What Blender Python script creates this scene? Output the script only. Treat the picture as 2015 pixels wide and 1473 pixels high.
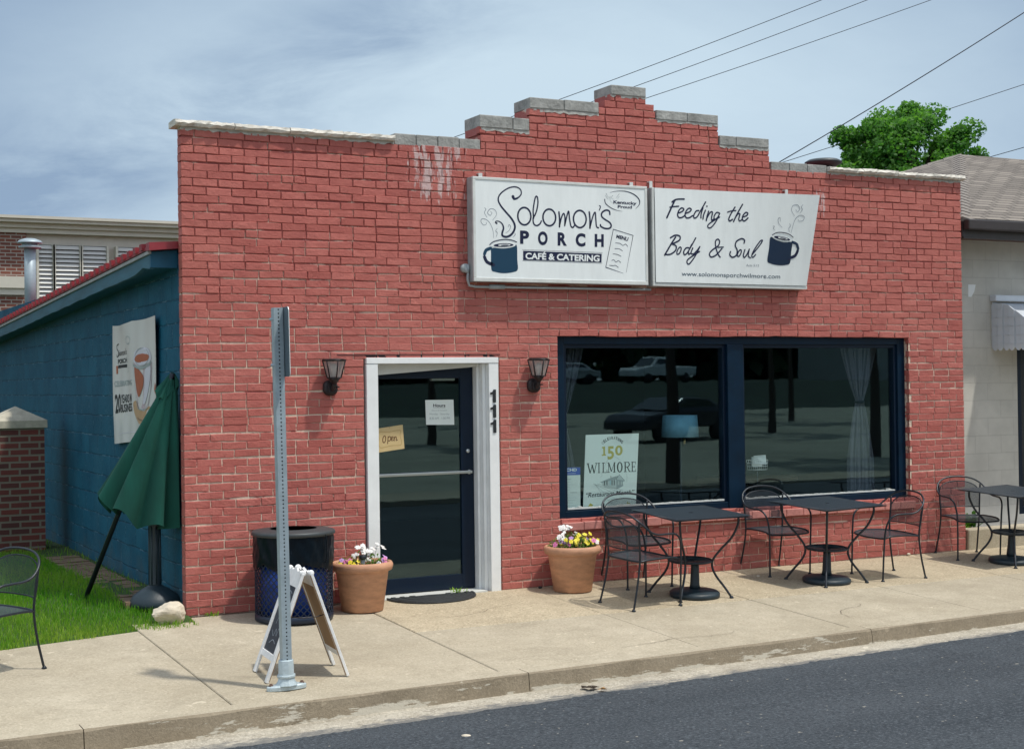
import bpy, math, random
import numpy as np
from math import sin, cos, pi, radians as R
from mathutils import Vector, Matrix
random.seed(7); np.random.seed(7)
for o in list(bpy.data.objects): bpy.data.objects.remove(o, do_unlink=True)
SC = bpy.context.scene
COL = SC.collection

# ------------------------------------------------------------------ camera
YAW, PIT, ROLL = 0.48154, 0.006685, -0.013396
CAM = np.array([-3.16492, -11.83761, 1.85843]); FPX = 2889.293
fw = np.array([sin(YAW)*cos(PIT), cos(YAW)*cos(PIT), sin(PIT)])
r0 = np.array([cos(YAW), -sin(YAW), 0.]); u0 = np.cross(r0, fw)
rt = r0*cos(ROLL)+u0*sin(ROLL); up = -r0*sin(ROLL)+u0*cos(ROLL)
cam = bpy.data.cameras.new('camera'); co = bpy.data.objects.new('camera', cam); COL.objects.link(co)
co.matrix_world = Matrix(((rt[0], up[0], -fw[0], CAM[0]), (rt[1], up[1], -fw[1], CAM[1]), (rt[2], up[2], -fw[2], CAM[2]), (0, 0, 0, 1)))
cam.sensor_width = 36; cam.sensor_fit = 'HORIZONTAL'; cam.lens = FPX/2015*36; cam.clip_end = 3000; cam.clip_start = .05
SC.camera = co

# ------------------------------------------------------------------ light
SUN = Vector((.28, -.345, 1)).normalized()
EL = math.asin(SUN.z); AZ = math.atan2(SUN.x, SUN.y)
W_ = bpy.data.worlds.new('World'); SC.world = W_; W_.use_nodes = True
def build_world():
    nt = W_.node_tree; N = nt.nodes; L = nt.links
    for n in list(N): N.remove(n)
    out = N.new('ShaderNodeOutputWorld'); bg = N.new('ShaderNodeBackground'); L.new(bg.outputs[0], out.inputs[0])
    bg.inputs[1].default_value = .1
    sky = N.new('ShaderNodeTexSky'); sky.sky_type = 'NISHITA'; sky.sun_disc = False
    sky.sun_elevation = EL; sky.sun_rotation = AZ; sky.air_density = 1.1; sky.dust_density = 1.6; sky.ozone_density = 1.2
    tc = N.new('ShaderNodeTexCoord'); sep = N.new('ShaderNodeSeparateXYZ'); L.new(tc.outputs['Generated'], sep.inputs[0])
    # wispy cloud sheet: project the direction on a high flat layer
    add = N.new('ShaderNodeMath'); add.operation = 'ADD'; add.inputs[1].default_value = .22; L.new(sep.outputs[2], add.inputs[0])
    dx = N.new('ShaderNodeMath'); dx.operation = 'DIVIDE'; L.new(sep.outputs[0], dx.inputs[0]); L.new(add.outputs[0], dx.inputs[1])
    dy = N.new('ShaderNodeMath'); dy.operation = 'DIVIDE'; L.new(sep.outputs[1], dy.inputs[0]); L.new(add.outputs[0], dy.inputs[1])
    cmb = N.new('ShaderNodeCombineXYZ'); L.new(dx.outputs[0], cmb.inputs[0]); L.new(dy.outputs[0], cmb.inputs[1])
    mp = N.new('ShaderNodeMapping'); mp.inputs['Rotation'].default_value = (0, 0, R(-35)); mp.inputs['Scale'].default_value = (.75, 1.5, 1); mp.inputs['Location'].default_value = (0.35, .2, .3)
    L.new(cmb.outputs[0], mp.inputs[0])
    n1 = N.new('ShaderNodeTexNoise'); n1.inputs['Scale'].default_value = 1.3; n1.inputs['Detail'].default_value = 9; n1.inputs['Roughness'].default_value = .6; n1.inputs['Distortion'].default_value = .5
    L.new(mp.outputs[0], n1.inputs[0])
    cr = N.new('ShaderNodeValToRGB'); e = cr.color_ramp.elements
    e[0].position = .40; e[0].color = (0, 0, 0, 1); e[1].position = .62; e[1].color = (1, 1, 1, 1)
    L.new(n1.outputs[0], cr.inputs[0])
    def M_(op, p, q=0.):
        n = N.new('ShaderNodeMath'); n.operation = op
        for i, v in enumerate((p, q)):
            if isinstance(v, (int, float)): n.inputs[i].default_value = v
            else: L.new(v, n.inputs[i])
        return n.outputs[0]
    def MX(f, p, q):
        n = N.new('ShaderNodeMixRGB')
        for i, v in enumerate((f, p, q)):
            if isinstance(v, (int, float)): n.inputs[i].default_value = v
            elif isinstance(v, tuple): n.inputs[i].default_value = (*v, 1)
            else: L.new(v, n.inputs[i])
        return n.outputs[0]
    X, Y, Z = sep.outputs[0], sep.outputs[1], sep.outputs[2]
    side = M_('ADD', M_('MULTIPLY', X, .886), M_('MULTIPLY', Y, -.464))      # sky painted brightest mid-view, falling off outward like a vignette
    sq = M_('POWER', M_('ABSOLUTE', M_('SUBTRACT', side, .02)), 2.)
    hi = M_('MAXIMUM', M_('SUBTRACT', Z, .17), 0.)
    vignette = M_('SUBTRACT', M_('SUBTRACT', 1.12, M_('MULTIPLY', sq, 6.4)), M_('MULTIPLY', M_('MULTIPLY', hi, hi), 42.))
    n2 = N.new('ShaderNodeTexNoise'); n2.inputs['Scale'].default_value = 5.5; n2.inputs['Detail'].default_value = 8; n2.inputs['Roughness'].default_value = .62; n2.inputs['Distortion'].default_value = .4
    mp2 = N.new('ShaderNodeMapping'); mp2.inputs['Rotation'].default_value = (0, 0, R(20)); mp2.inputs['Scale'].default_value = (1., 1., 2.6); mp2.inputs['Location'].default_value = (.4, .1, .2)
    L.new(tc.outputs['Generated'], mp2.inputs[0]); L.new(mp2.outputs[0], n2.inputs[0])
    # a ragged blue gap in the cloud, rising to the right
    gl = M_('SUBTRACT', M_('ADD', M_('MULTIPLY', side, .42), .262), Z)
    band = M_('SUBTRACT', 1., M_('MINIMUM', M_('ABSOLUTE', M_('MULTIPLY', gl, 17.)), 1.)); band = M_('MULTIPLY', band, M_('MAXIMUM', M_('MINIMUM', M_('MULTIPLY', M_('SUBTRACT', .06, side), 6.), 1.), 0.))
    gap = M_('MULTIPLY', M_('ADD', M_('MULTIPLY', band, .48), .06), M_('MULTIPLY', M_('MAXIMUM', M_('SUBTRACT', n2.outputs[0], .36), 0.), 6.))
    f = M_('ADD', vignette, M_('MULTIPLY', M_('SUBTRACT', n1.outputs[0], .5), .40)); f = M_('SUBTRACT', f, gap)
    f = M_('MAXIMUM', M_('MINIMUM', f, 1.), 0.)
    low = MX(f, (1.85, 2.6, 3.65), (3.85, 4.8, 5.55))
    dome = MX(.3, (5.6, 6.3, 7.0), sky.outputs[0])  # sky overhead and behind the view brightened as ambient fill
    up_ = M_('MINIMUM', M_('MAXIMUM', M_('MULTIPLY', M_('SUBTRACT', Z, .30), 5.), 0.), 1.)
    back = M_('MINIMUM', M_('MAXIMUM', M_('MULTIPLY', M_('SUBTRACT', M_('ADD', M_('MULTIPLY', X, .464), M_('MULTIPLY', Y, .886)), .55), -3.), 0.), 1.)
    L.new(MX(M_('MAXIMUM', up_, back), low, dome), bg.inputs[0])
build_world()
sl = bpy.data.lights.new('sun', 'SUN'); sl.energy = 2.1; sl.angle = R(2.2); sl.color = (1, .95, .86)
so = bpy.data.objects.new('sun', sl); COL.objects.link(so); so.rotation_euler = SUN.to_track_quat('Z', 'Y').to_euler()
SC.view_settings.view_transform = 'Standard'; SC.view_settings.look = 'None'; SC.view_settings.gamma = 1
SC.view_settings.use_curve_mapping = False; SC.view_settings.exposure = 0.62
SC.cycles.max_bounces = 8; SC.cycles.transparent_max_bounces = 24; SC.cycles.caustics_reflective = False; SC.cycles.caustics_refractive = False
SC.cycles.use_denoising = True; SC.cycles.sample_clamp_indirect = 6

# ------------------------------------------------------------------ picking points of real planes
def ray(px, py): return fw+(px-1007.5)/FPX*rt-(py-736.5)/FPX*up
def onplane(px, py, n, d):
    v = ray(px, py); n = np.array(n, float); t = (d-n@CAM)/(n@v); return CAM+t*v
def WP(px, py, y=0.): return onplane(px, py, (0, 1, 0), y)
def XP(px, py, x=0.): return onplane(px, py, (1, 0, 0), x)
def ZP(px, py, z=0.): return onplane(px, py, (0, 0, 1), z)
def PR(P):
    d = np.array(P)-CAM; z = d@fw; return np.array((1007.5+FPX*(d@rt)/z, 736.5-FPX*(d@up)/z))
def gz(y): return .045*y

# ------------------------------------------------------------------ mesh builder
class MB:
    def __init__(s): s.v = []; s.f = []; s.m = []; s.a = []; s.sm = []
    def add(s, V, F, mi=0, a=0., sm=False):
        b = len(s.v); s.v += [tuple(map(float, p)) for p in V]
        for f in F: s.f.append([i+b for i in f]); s.m.append(mi); s.a.append(a); s.sm.append(sm)
        return s
    def box(s, x0, x1, y0, y1, z0, z1, mi=0, a=0.):
        return s.hexa([(x0, y0, z0), (x1, y0, z0), (x1, y1, z0), (x0, y1, z0), (x0, y0, z1), (x1, y0, z1), (x1, y1, z1), (x0, y1, z1)], mi, a)
    def hexa(s, P, mi=0, a=0.):
        return s.add(P, [(0, 3, 2, 1), (4, 5, 6, 7), (0, 1, 5, 4), (1, 2, 6, 5), (2, 3, 7, 6), (3, 0, 4, 7)], mi, a)
    def bar(s, p, q, w, h, upv=(0, 0, 1), mi=0):
        p = np.array(p, float); q = np.array(q, float); d = q-p; d /= np.linalg.norm(d)
        x = np.cross(d, upv); n = np.linalg.norm(x)
        if n < 1e-5: x = np.cross(d, (0, 1, 0)); n = np.linalg.norm(x)
        x /= n; y = np.cross(x, d); x = x*w/2; y = y*h/2
        return s.hexa([p-x-y, p+x-y, q+x-y, q-x-y, p-x+y, p+x+y, q+x+y, q-x+y], mi)
    def tube(s, P, r, n=8, mi=0, caps=True, closed=False):
        P = [np.array(p, float) for p in P]; k = len(P); rr = r if hasattr(r, '__len__') else [r]*k
        V = []; pa = None
        for i in range(k):
            if closed: t = P[(i+1) % k]-P[i-1]
            else: t = P[min(i+1, k-1)]-P[max(i-1, 0)]
            t = t/(np.linalg.norm(t)+1e-12)
            if pa is None:
                h = np.array((0, 0, 1.)) if abs(t[2]) < .9 else np.array((1., 0, 0)); pa = np.cross(t, h)
            pa = pa-t*(pa@t); pa /= np.linalg.norm(pa)+1e-12; pb = np.cross(t, pa)
            for j in range(n):
                g = 2*pi*j/n; V.append(P[i]+rr[i]*(cos(g)*pa+sin(g)*pb))
        F = []
        for i in range(k if closed else k-1):
            i2 = (i+1) % k
            for j in range(n): F.append((i*n+j, i*n+(j+1) % n, i2*n+(j+1) % n, i2*n+j))
        if caps and not closed: F.append(tuple(range(n-1, -1, -1))); F.append(tuple((k-1)*n+j for j in range(n)))
        return s.add(V, F, mi, 0., True)
    def lathe(s, prof, n=32, c=(0, 0, 0), mi=0, axis='z', fn=None):
        V = []; F = []; k = len(prof)
        for (r, z) in prof:
            for j in range(n):
                g = 2*pi*j/n; rr = r*(fn(g, z) if fn else 1)
                p = (rr*cos(g), rr*sin(g), z) if axis == 'z' else ((rr*cos(g), -z, rr*sin(g)) if axis == 'y' else (z, rr*cos(g), rr*sin(g)))
                V.append((c[0]+p[0], c[1]+p[1], c[2]+p[2]))
        for i in range(k-1):
            for j in range(n): F.append((i*n+j, i*n+(j+1) % n, (i+1)*n+(j+1) % n, (i+1)*n+j))
        if prof[0][0] > 1e-4: F.append(tuple(range(n-1, -1, -1)))
        if prof[-1][0] > 1e-4: F.append(tuple((k-1)*n+j for j in range(n)))
        return s.add(V, F, mi, 0., True)
    def prism(s, poly, y0, y1, mi=0):          # polygon in x,z pushed from y0 to y1
        n = len(poly); V = [(x, y0, z) for x, z in poly]+[(x, y1, z) for x, z in poly]
        F = [tuple(range(n)), tuple(range(2*n-1, n-1, -1))]+[(i, i+n, (i+1) % n+n, (i+1) % n) for i in range(n)]
        return s.add(V, F, mi)
    def build(s, name, mats, parent=None, bevel=0, kind=None, loc=None):
        me = bpy.data.meshes.new(name); me.from_pydata(s.v, [], s.f)
        mats = mats if isinstance(mats, (list, tuple)) else [mats]
        for m in mats: me.materials.append(m)
        me.polygons.foreach_set('material_index', s.m); me.polygons.foreach_set('use_smooth', s.sm)
        if any(s.a):
            at = me.attributes.new('vary', 'FLOAT', 'FACE'); at.data.foreach_set('value', s.a)
        me.validate(); me.update()
        o = bpy.data.objects.new(name, me); COL.objects.link(o)
        if parent: o.parent = parent
        if loc is not None: o.location = loc
        if bevel:
            b = o.modifiers.new('bevel', 'BEVEL'); b.width = bevel; b.segments = 2; b.limit_method = 'ANGLE'
        if kind: o['kind'] = kind
        return o
def tag(o, label=None, cat=None, group=None, kind=None):
    for k, v in (('label', label), ('category', cat), ('group', group), ('kind', kind)):
        if v: o[k] = v
    return o
def thing(name, label, cat, loc=(0, 0, 0), rz=0, group=None):
    o = bpy.data.objects.new(name, None); COL.objects.link(o); o.location = loc; o.rotation_euler = (0, 0, rz)
    o.empty_display_size = .1
    return tag(o, label, cat, group)
def copy_tree(o, parent=None):
    c = o.copy(); COL.objects.link(c)
    if parent: c.parent = parent
    for ch in list(o.children): copy_tree(ch, c)
    return c
def smooth(P, n=6, closed=False):
    P = [np.array(p, float) for p in P]; k = len(P); out = []
    rng = range(k) if closed else range(k-1)
    for i in rng:
        if closed: a, b, c, d = P[i-1], P[i], P[(i+1) % k], P[(i+2) % k]
        else: a, b, c, d = P[max(i-1, 0)], P[i], P[i+1], P[min(i+2, k-1)]
        for j in range(n):
            t = j/n
            out.append(.5*((2*b)+(-a+c)*t+(2*a-5*b+4*c-d)*t*t+(-a+3*b-3*c+d)*t**3))
    if not closed: out.append(P[-1])
    return out

# ------------------------------------------------------------------ materials
def mat(name, col, rough=.6, metal=0., spec=.5, noise=0., nscale=20., bump=0., bscale=60., stretch=None, detail=4):
    m = bpy.data.materials.new(name); m.use_nodes = True; nt = m.node_tree; N = nt.nodes; L = nt.links
    b = N['Principled BSDF']; b.inputs['Base Color'].default_value = (*col, 1); b.inputs['Roughness'].default_value = rough
    b.inputs['Metallic'].default_value = metal; b.inputs['Specular IOR Level'].default_value = spec
    if noise or bump:
        tc = N.new('ShaderNodeTexCoord'); src = tc.outputs['Object']
        if stretch:
            mp = N.new('ShaderNodeMapping'); mp.inputs['Scale'].default_value = stretch; L.new(src, mp.inputs[0]); src = mp.outputs[0]
    if noise:
        n = N.new('ShaderNodeTexNoise'); n.inputs['Scale'].default_value = nscale; n.inputs['Detail'].default_value = detail; n.inputs['Roughness'].default_value = .65
        L.new(src, n.inputs[0])
        h = N.new('ShaderNodeMapRange'); h.inputs[1].default_value = .25; h.inputs[2].default_value = .75; h.inputs[3].default_value = 1-noise; h.inputs[4].default_value = 1+noise
        L.new(n.outputs[0], h.inputs[0])
        mu = N.new('ShaderNodeMixRGB'); mu.blend_type = 'MULTIPLY'; mu.inputs[0].default_value = 1; mu.inputs[1].default_value = (*col, 1)
        L.new(h.outputs[0], mu.inputs[2]); L.new(mu.outputs[0], b.inputs['Base Color'])
    if bump:
        n2 = N.new('ShaderNodeTexNoise'); n2.inputs['Scale'].default_value = bscale; n2.inputs['Detail'].default_value = 5
        L.new(src, n2.inputs[0]); bp = N.new('ShaderNodeBump'); bp.inputs['Strength'].default_value = bump; bp.inputs['Distance'].default_value = .01
        L.new(n2.outputs[0], bp.inputs['Height']); L.new(bp.outputs[0], b.inputs['Normal'])
    return m
class NG:   # tiny node helper
    def __init__(s, m): s.nt = m.node_tree; s.N = s.nt.nodes; s.L = s.nt.links; s.b = s.N.get('Principled BSDF')
    def n(s, t, **k):
        q = s.N.new('ShaderNode'+t)
        for a, v in k.items(): setattr(q, a, v)
        return q
    def put(s, sock, v):
        if hasattr(v, 'is_output') or isinstance(v, bpy.types.NodeSocket): s.L.new(v, sock)
        else: sock.default_value = v
    def math(s, op, a, b=0., clamp=False):
        q = s.n('Math', operation=op); q.use_clamp = clamp; s.put(q.inputs[0], a); s.put(q.inputs[1], b); return q.outputs[0]
    def mix(s, f, a, b, mode='MIX'):
        q = s.n('MixRGB', blend_type=mode); s.put(q.inputs[0], f); s.put(q.inputs[1], a); s.put(q.inputs[2], b); return q.outputs[0]
    def obj(s): return s.n('TexCoord').outputs['Object']
    def mapp(s, v, scale=(1, 1, 1), rot=(0, 0, 0), loc=(0, 0, 0)):
        q = s.n('Mapping'); s.L.new(v, q.inputs[0]); q.inputs['Scale'].default_value = scale; q.inputs['Rotation'].default_value = rot; q.inputs['Location'].default_value = loc; return q.outputs[0]
    def noise(s, v, scale, detail=4, rough=.6, dist=0.):
        q = s.n('TexNoise'); s.L.new(v, q.inputs[0]); q.inputs['Scale'].default_value = scale; q.inputs['Detail'].default_value = detail; q.inputs['Roughness'].default_value = rough; q.inputs['Distortion'].default_value = dist; return q.outputs[0]
    def rng(s, v, a, b, c=0., d=1.):
        q = s.n('MapRange'); s.L.new(v, q.inputs[0])
        for i, x in enumerate((a, b, c, d)): q.inputs[i+1].default_value = x
        return q.outputs[0]
    def sep(s, v): q = s.n('SeparateXYZ'); s.L.new(v, q.inputs[0]); return q.outputs
    def bump(s, h, st, dist=.01):
        q = s.n('Bump'); s.L.new(h, q.inputs['Height']); q.inputs['Strength'].default_value = st; q.inputs['Distance'].default_value = dist; s.L.new(q.outputs[0], s.b.inputs['Normal'])
def C4(*c): return (*c, 1)

def brick_paint(name, mortar=False):
    m = mat(name, (.4, .08, .07), .62, spec=.3); g = NG(m); o = g.obj(); x, y, z = g.sep(o)
    att = g.n('Attribute'); att.attribute_name = 'vary'; v = att.outputs['Fac']
    base = g.mix(g.rng(v, 0, 1), C4(.39, .110, .092), C4(.55, .182, .152))
    n = g.noise(o, 9, 6, .7); base = g.mix(g.rng(n, .3, .72, 0, .6), base, C4(.30, .062, .056))
    sp = g.noise(o, 60, 4, .7); base = g.mix(g.rng(sp, .60, .72, 0, .45), base, C4(.55, .22, .20))
    spall = g.rng(g.noise(g.mapp(o, (1, 1, 1.5)), 13, 5, .75), .66, .69); base = g.mix(g.math('MULTIPLY', spall, .6), base, C4(.22, .055, .055))
    big = g.noise(o, .8, 3, .6); base = g.mix(g.rng(big, .35, .7, 0, .35), base, C4(.51, .135, .105))
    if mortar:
        # bare mortar where paint wore off; upper joints kept darker, painting in bed-joint shade
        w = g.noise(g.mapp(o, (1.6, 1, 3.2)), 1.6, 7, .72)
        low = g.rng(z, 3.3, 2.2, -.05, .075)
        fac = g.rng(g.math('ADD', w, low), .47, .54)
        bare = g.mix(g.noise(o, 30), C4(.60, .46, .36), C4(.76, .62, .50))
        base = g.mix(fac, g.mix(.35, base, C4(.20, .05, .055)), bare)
    # lime run-off under the loose coping blocks
    def patch(cx, cz, rx, rz, th):
        dx = g.math('ABSOLUTE', g.math('DIVIDE', g.math('SUBTRACT', x, cx), rx)); dz = g.math('ABSOLUTE', g.math('DIVIDE', g.math('SUBTRACT', z, cz), rz))
        inside = g.math('SUBTRACT', 1., g.math('MAXIMUM', g.math('POWER', dx, 2.), g.math('POWER', dz, 2.)), True)
        st = g.noise(g.mapp(o, (14, 14, 2.6)), 1.0, 6, .75)
        return g.rng(g.math('ADD', st, g.math('MULTIPLY', inside, .33)), th, th+.05)
    # sun fading, drips and splash grime, each with a shape of its own
    fade = g.rng(g.noise(g.mapp(o, (1, 1, .5)), .55, 4, .6, .8), .45, .70, 0, .35); base = g.mix(fade, base, C4(.55, .19, .15))
    drip = g.rng(g.noise(g.mapp(o, (5, 5, .35)), 1.6, 5, .7), .56, .74, 0, .38); base = g.mix(drip, base, C4(.30, .075, .07))
    spl = g.math('MULTIPLY', g.rng(z, .55, .0, 0, 1), g.rng(g.noise(o, 5, 5, .7), .38, .62)); base = g.mix(g.math('MULTIPLY', spl, .35), base, C4(.22, .07, .065))
    wf = g.math('MAXIMUM', patch(2.28, 3.75, .50, .52, .79), patch(6.62, 3.68, .12, .36, .81))
    wf = g.math('MULTIPLY', wf, .68)
    base = g.mix(wf, base, C4(.62, .53, .52))
    g.L.new(base, g.b.inputs['Base Color'])
    h = g.math('ADD', g.math('SUBTRACT', g.math('MULTIPLY', g.noise(o, 45, 6, .7), .8), g.math('MULTIPLY', spall, .5)), g.math('MULTIPLY', g.noise(o, 7, 4), .6))
    g.bump(h, .8, .014)
    return m
M = {}
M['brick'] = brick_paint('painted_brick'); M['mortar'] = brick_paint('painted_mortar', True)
M['limestone'] = mat('limestone', (.58, .55, .49), .85, noise=.3, nscale=8, bump=.9, bscale=16, stretch=(1, 1, 2.5))
M['block'] = mat('concrete_block', (.30, .30, .285), .9, noise=.5, nscale=6, bump=.8, bscale=45, detail=8)
M['bed'] = mat('bedding_mortar', (.42, .41, .38), .9, noise=.3, nscale=12, bump=.6, bscale=40)
M['white'] = mat('white_trim_paint', (.80, .82, .82), .45, noise=.06, nscale=6, bump=.12, bscale=12)
M['soffit'] = mat('grey_white_paint', (.62, .63, .60), .5, noise=.08, nscale=5)
M['navy'] = mat('navy_frame_paint', (.001, .014, .034), .4, spec=.25, noise=.3, nscale=5, bump=.1, bscale=15)
M['navy2'] = mat('dark_navy_frame', (.002, .010, .026), .35, spec=.3)
M['silver'] = mat('aluminium', (.62, .65, .66), .28, 1., bump=.1, bscale=30)
M['galv'] = mat('galvanised_steel', (.33, .40, .44), .5, .25, noise=.18, nscale=9)
M['galvcast'] = mat('cast_galvanised', (.46, .54, .57), .5, .3, noise=.15, nscale=20, bump=.3, bscale=50)
M['signwhite'] = mat('sign_face_acrylic', (.80, .84, .84), .28, noise=.07, nscale=3, stretch=(3, 3, .6), detail=7)
M['signframe'] = mat('sign_frame_metal', (.62, .64, .62), .45, noise=.12, nscale=10)
M['signside'] = mat('sign_cabinet_metal', (.33, .36, .37), .5, noise=.2, nscale=10)
M['ink'] = mat('navy_vinyl', (.006, .010, .045), .4)
M['teal'] = mat('deep_blue_vinyl', (.004, .042, .088), .4)
M['greyink'] = mat('grey_vinyl', (.22, .25, .29), .5)
M['paper'] = mat('paper', (.74, .80, .76), .7)
M['gold'] = mat('gold_print', (.50, .44, .08), .6)
M['greyprint'] = mat('grey_print', (.33, .38, .38), .7)
M['palegrey'] = mat('pale_grey_print', (.52, .58, .57), .7)
M['blackprint'] = mat('black_print', (.012, .016, .02), .6)
M['blueprint'] = mat('blue_print', (.008, .06, .42), .5)
M['tan'] = mat('tan_board', (.58, .44, .22), .6, noise=.08, nscale=8)
M['brownink'] = mat('brown_print', (.16, .08, .03), .6)
M['tanline'] = mat('tan_line_print', (.42, .28, .10), .6)
M['iron'] = mat('dark_wrought_iron', (.016, .022, .030), .38, .25, noise=.35, nscale=14)
M['blackplastic'] = mat('black_plastic', (.018, .022, .028), .45, noise=.15, nscale=10, bump=.1)
M['standplastic'] = mat('navy_black_resin', (.012, .026, .036), .5, noise=.2, nscale=8, bump=.15)
M['rubber'] = mat('black_rubber', (.022, .024, .026), .75, noise=.25, nscale=25, bump=.4, bscale=90)
M['terracotta'] = mat('terracotta_resin', (.52, .275, .165), .7, noise=.28, nscale=7, bump=.2, bscale=30, stretch=(1, 1, 3), detail=8)
M['soil'] = mat('potting_soil', (.03, .02, .013), .95, bump=.8, bscale=60)
M['stonewhite'] = mat('pale_limestone_rock', (.60, .53, .42), .85, noise=.2, nscale=9, bump=.8, bscale=14)
M['greencloth'] = mat('dark_green_canvas', (.001, .066, .048), .9, noise=.3, nscale=4, bump=.6, bscale=6, stretch=(1, 1, .4))
M['pole'] = mat('dark_umbrella_pole', (.012, .018, .028), .4, .3)
M['redmetal'] = mat('red_roof_metal', (.28, .035, .045), .4, .1, noise=.12, nscale=4)
M['dripedge'] = mat('pale_drip_edge', (.33, .34, .34), .5, noise=.2, nscale=8)
M['darkgap'] = mat('dark_gap', (.02, .012, .015), .8)
M['wood'] = mat('hardboard_brown', (.27, .155, .065), .7, noise=.2, nscale=6, stretch=(1, 1, .2))
M['boardwhite'] = mat('worn_white_board_paint', (.78, .78, .77), .55, noise=.12, nscale=14, bump=.2, bscale=20)
M['chalk'] = mat('chalkboard', (.028, .034, .048), .75, noise=.3, nscale=7)
M['chalkline'] = mat('chalk_smear', (.30, .33, .37), .9)
M['binblue'] = mat('blue_bin_liner_drum', (.006, .045, .30), .4, noise=.15, nscale=4)
M['binmesh'] = mat('navy_bin_mesh', (.012, .022, .045), .42, .2)
M['bag'] = mat('black_bag', (.002, .006, .011), .3, spec=.16, bump=1., bscale=9, stretch=(1, 1, .3))
M['lid'] = mat('grey_lid', (.04, .048, .052), .5, noise=.2, nscale=12)
M['lampblack'] = mat('rusty_black_lamp', (.025, .02, .022), .5, .3, noise=.5, nscale=40)
M['bulb'] = mat('opal_bulb', (.85, .83, .76), .3)
M['cable'] = mat('cable_black', (.015, .018, .035), .6)
M['bark'] = mat('bark', (.06, .045, .035), .9, bump=.8, bscale=25)
M['awning'] = mat('white_awning_metal', (.62, .66, .71), .4, noise=.06, nscale=5)
M['creamtrim'] = mat('cream_trim', (.58, .55, .47), .6, noise=.08, nscale=3)
M['louver'] = mat('louver_paint', (.62, .62, .60), .55, noise=.06, nscale=3)
M['brownfascia'] = mat('dark_brown_gutter', (.038, .030, .030), .4, noise=.2, nscale=4)
M['soffitbrown'] = mat('brown_soffit', (.13, .07, .055), .6)
M['roomwall'] = mat('dark_room_wall', (.006, .013, .022), .9)
M['roomfloor'] = mat('dark_room_floor', (.012, .016, .018), .6)
M['shade'] = mat('blue_lamp_shade', (.20, .46, .62), .8, noise=.15, nscale=10)
M['brass'] = mat('brass', (.6, .42, .16), .3, 1.)
M['litter'] = mat('pale_litter', (.7, .68, .6), .8)
M['deadleaf'] = mat('dead_leaf', (.035, .022, .012), .9)
M['leafbrown'] = mat('tan_leaf', (.35, .2, .08), .9)
M['carwhite'] = mat('white_car_paint', (.75, .77, .76), .2, spec=.6)
M['carsilver'] = mat('silver_car_paint', (.5, .53, .54), .25, .3)
M['cardark'] = mat('dark_car_paint', (.012, .014, .022), .2, spec=.6)
M['tyre'] = mat('tyre', (.012, .012, .013), .8)
M['carglass'] = mat('car_glass', (.02, .03, .035), .08, spec=.8)
M['siding'] = mat('pale_siding', (.45, .46, .43), .7)

def wallblue():
    m = mat('blue_block_paint', (.003, .075, .14), .6, spec=.15); g = NG(m); o = g.obj()
    yz = g.sep(o); c = g.n('CombineXYZ'); g.L.new(yz[1], c.inputs[0]); g.L.new(yz[2], c.inputs[1])
    wob = g.noise(o, 3, 3); w2 = g.n('VectorMath', operation='MULTIPLY_ADD'); 
    cc = g.n('CombineXYZ'); g.L.new(g.rng(wob, 0, 1, -.02, .02), cc.inputs[1])
    vv = g.n('VectorMath', operation='ADD'); g.L.new(c.outputs[0], vv.inputs[0]); g.L.new(cc.outputs[0], vv.inputs[1])
    br = g.n('TexBrick'); g.L.new(vv.outputs[0], br.inputs[0])
    br.inputs['Scale'].default_value = 1; br.inputs['Brick Width'].default_value = .40; br.inputs['Row Height'].default_value = .2; br.inputs['Mortar Size'].default_value = .008; br.inputs['Mortar Smooth'].default_value = .4
    br.inputs['Color1'].default_value = C4(1, 1, 1); br.inputs['Color2'].default_value = C4(.8, .84, .86); br.inputs['Mortar'].default_value = C4(.62, .66, .7)
    n = g.noise(o, 2.2, 5, .65)
    base = g.mix(g.rng(n, .3, .7), C4(.005, .076, .135), C4(.014, .124, .198))
    base = g.mix(1., base, br.outputs[0], 'MULTIPLY')
    # a scatter of pale worn edges along the bed joints
    line = g.math('MULTIPLY', br.outputs['Fac'], g.rng(g.noise(g.mapp(o, (1, 1.5, 6)), 4, 4), .52, .60))
    zz = yz[2]; spl = g.math('MULTIPLY', g.rng(zz, .45, .05, 0, 1), g.rng(g.noise(o, 4, 5, .7), .4, .62)); base = g.mix(g.math('MULTIPLY', spl, .5), base, C4(.10, .105, .08))
    chalk = g.rng(g.noise(g.mapp(o, (1, 1, .5)), 1.4, 5, .7), .54, .72, 0, .35); base = g.mix(chalk, base, C4(.05, .15, .21))
    base = g.mix(g.math('MULTIPLY', line, .55), base, C4(.14, .28, .36))
    g.L.new(base, g.b.inputs['Base Color'])
    h = g.math('ADD', g.math('MULTIPLY', br.outputs['Fac'], -1.2), g.math('MULTIPLY', g.noise(o, 30, 5), .5))
    g.bump(h, .8, .014)
    return m
M['bluewall'] = wallblue()
M['blueboard'] = mat('blue_board_paint', (.004, .085, .155), .6, noise=.15, nscale=5)
M['bluefascia'] = mat('weathered_blue_fascia', (.030, .115, .165), .6, noise=.35, nscale=5, bump=.3, bscale=10, stretch=(1, .3, 2))

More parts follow.
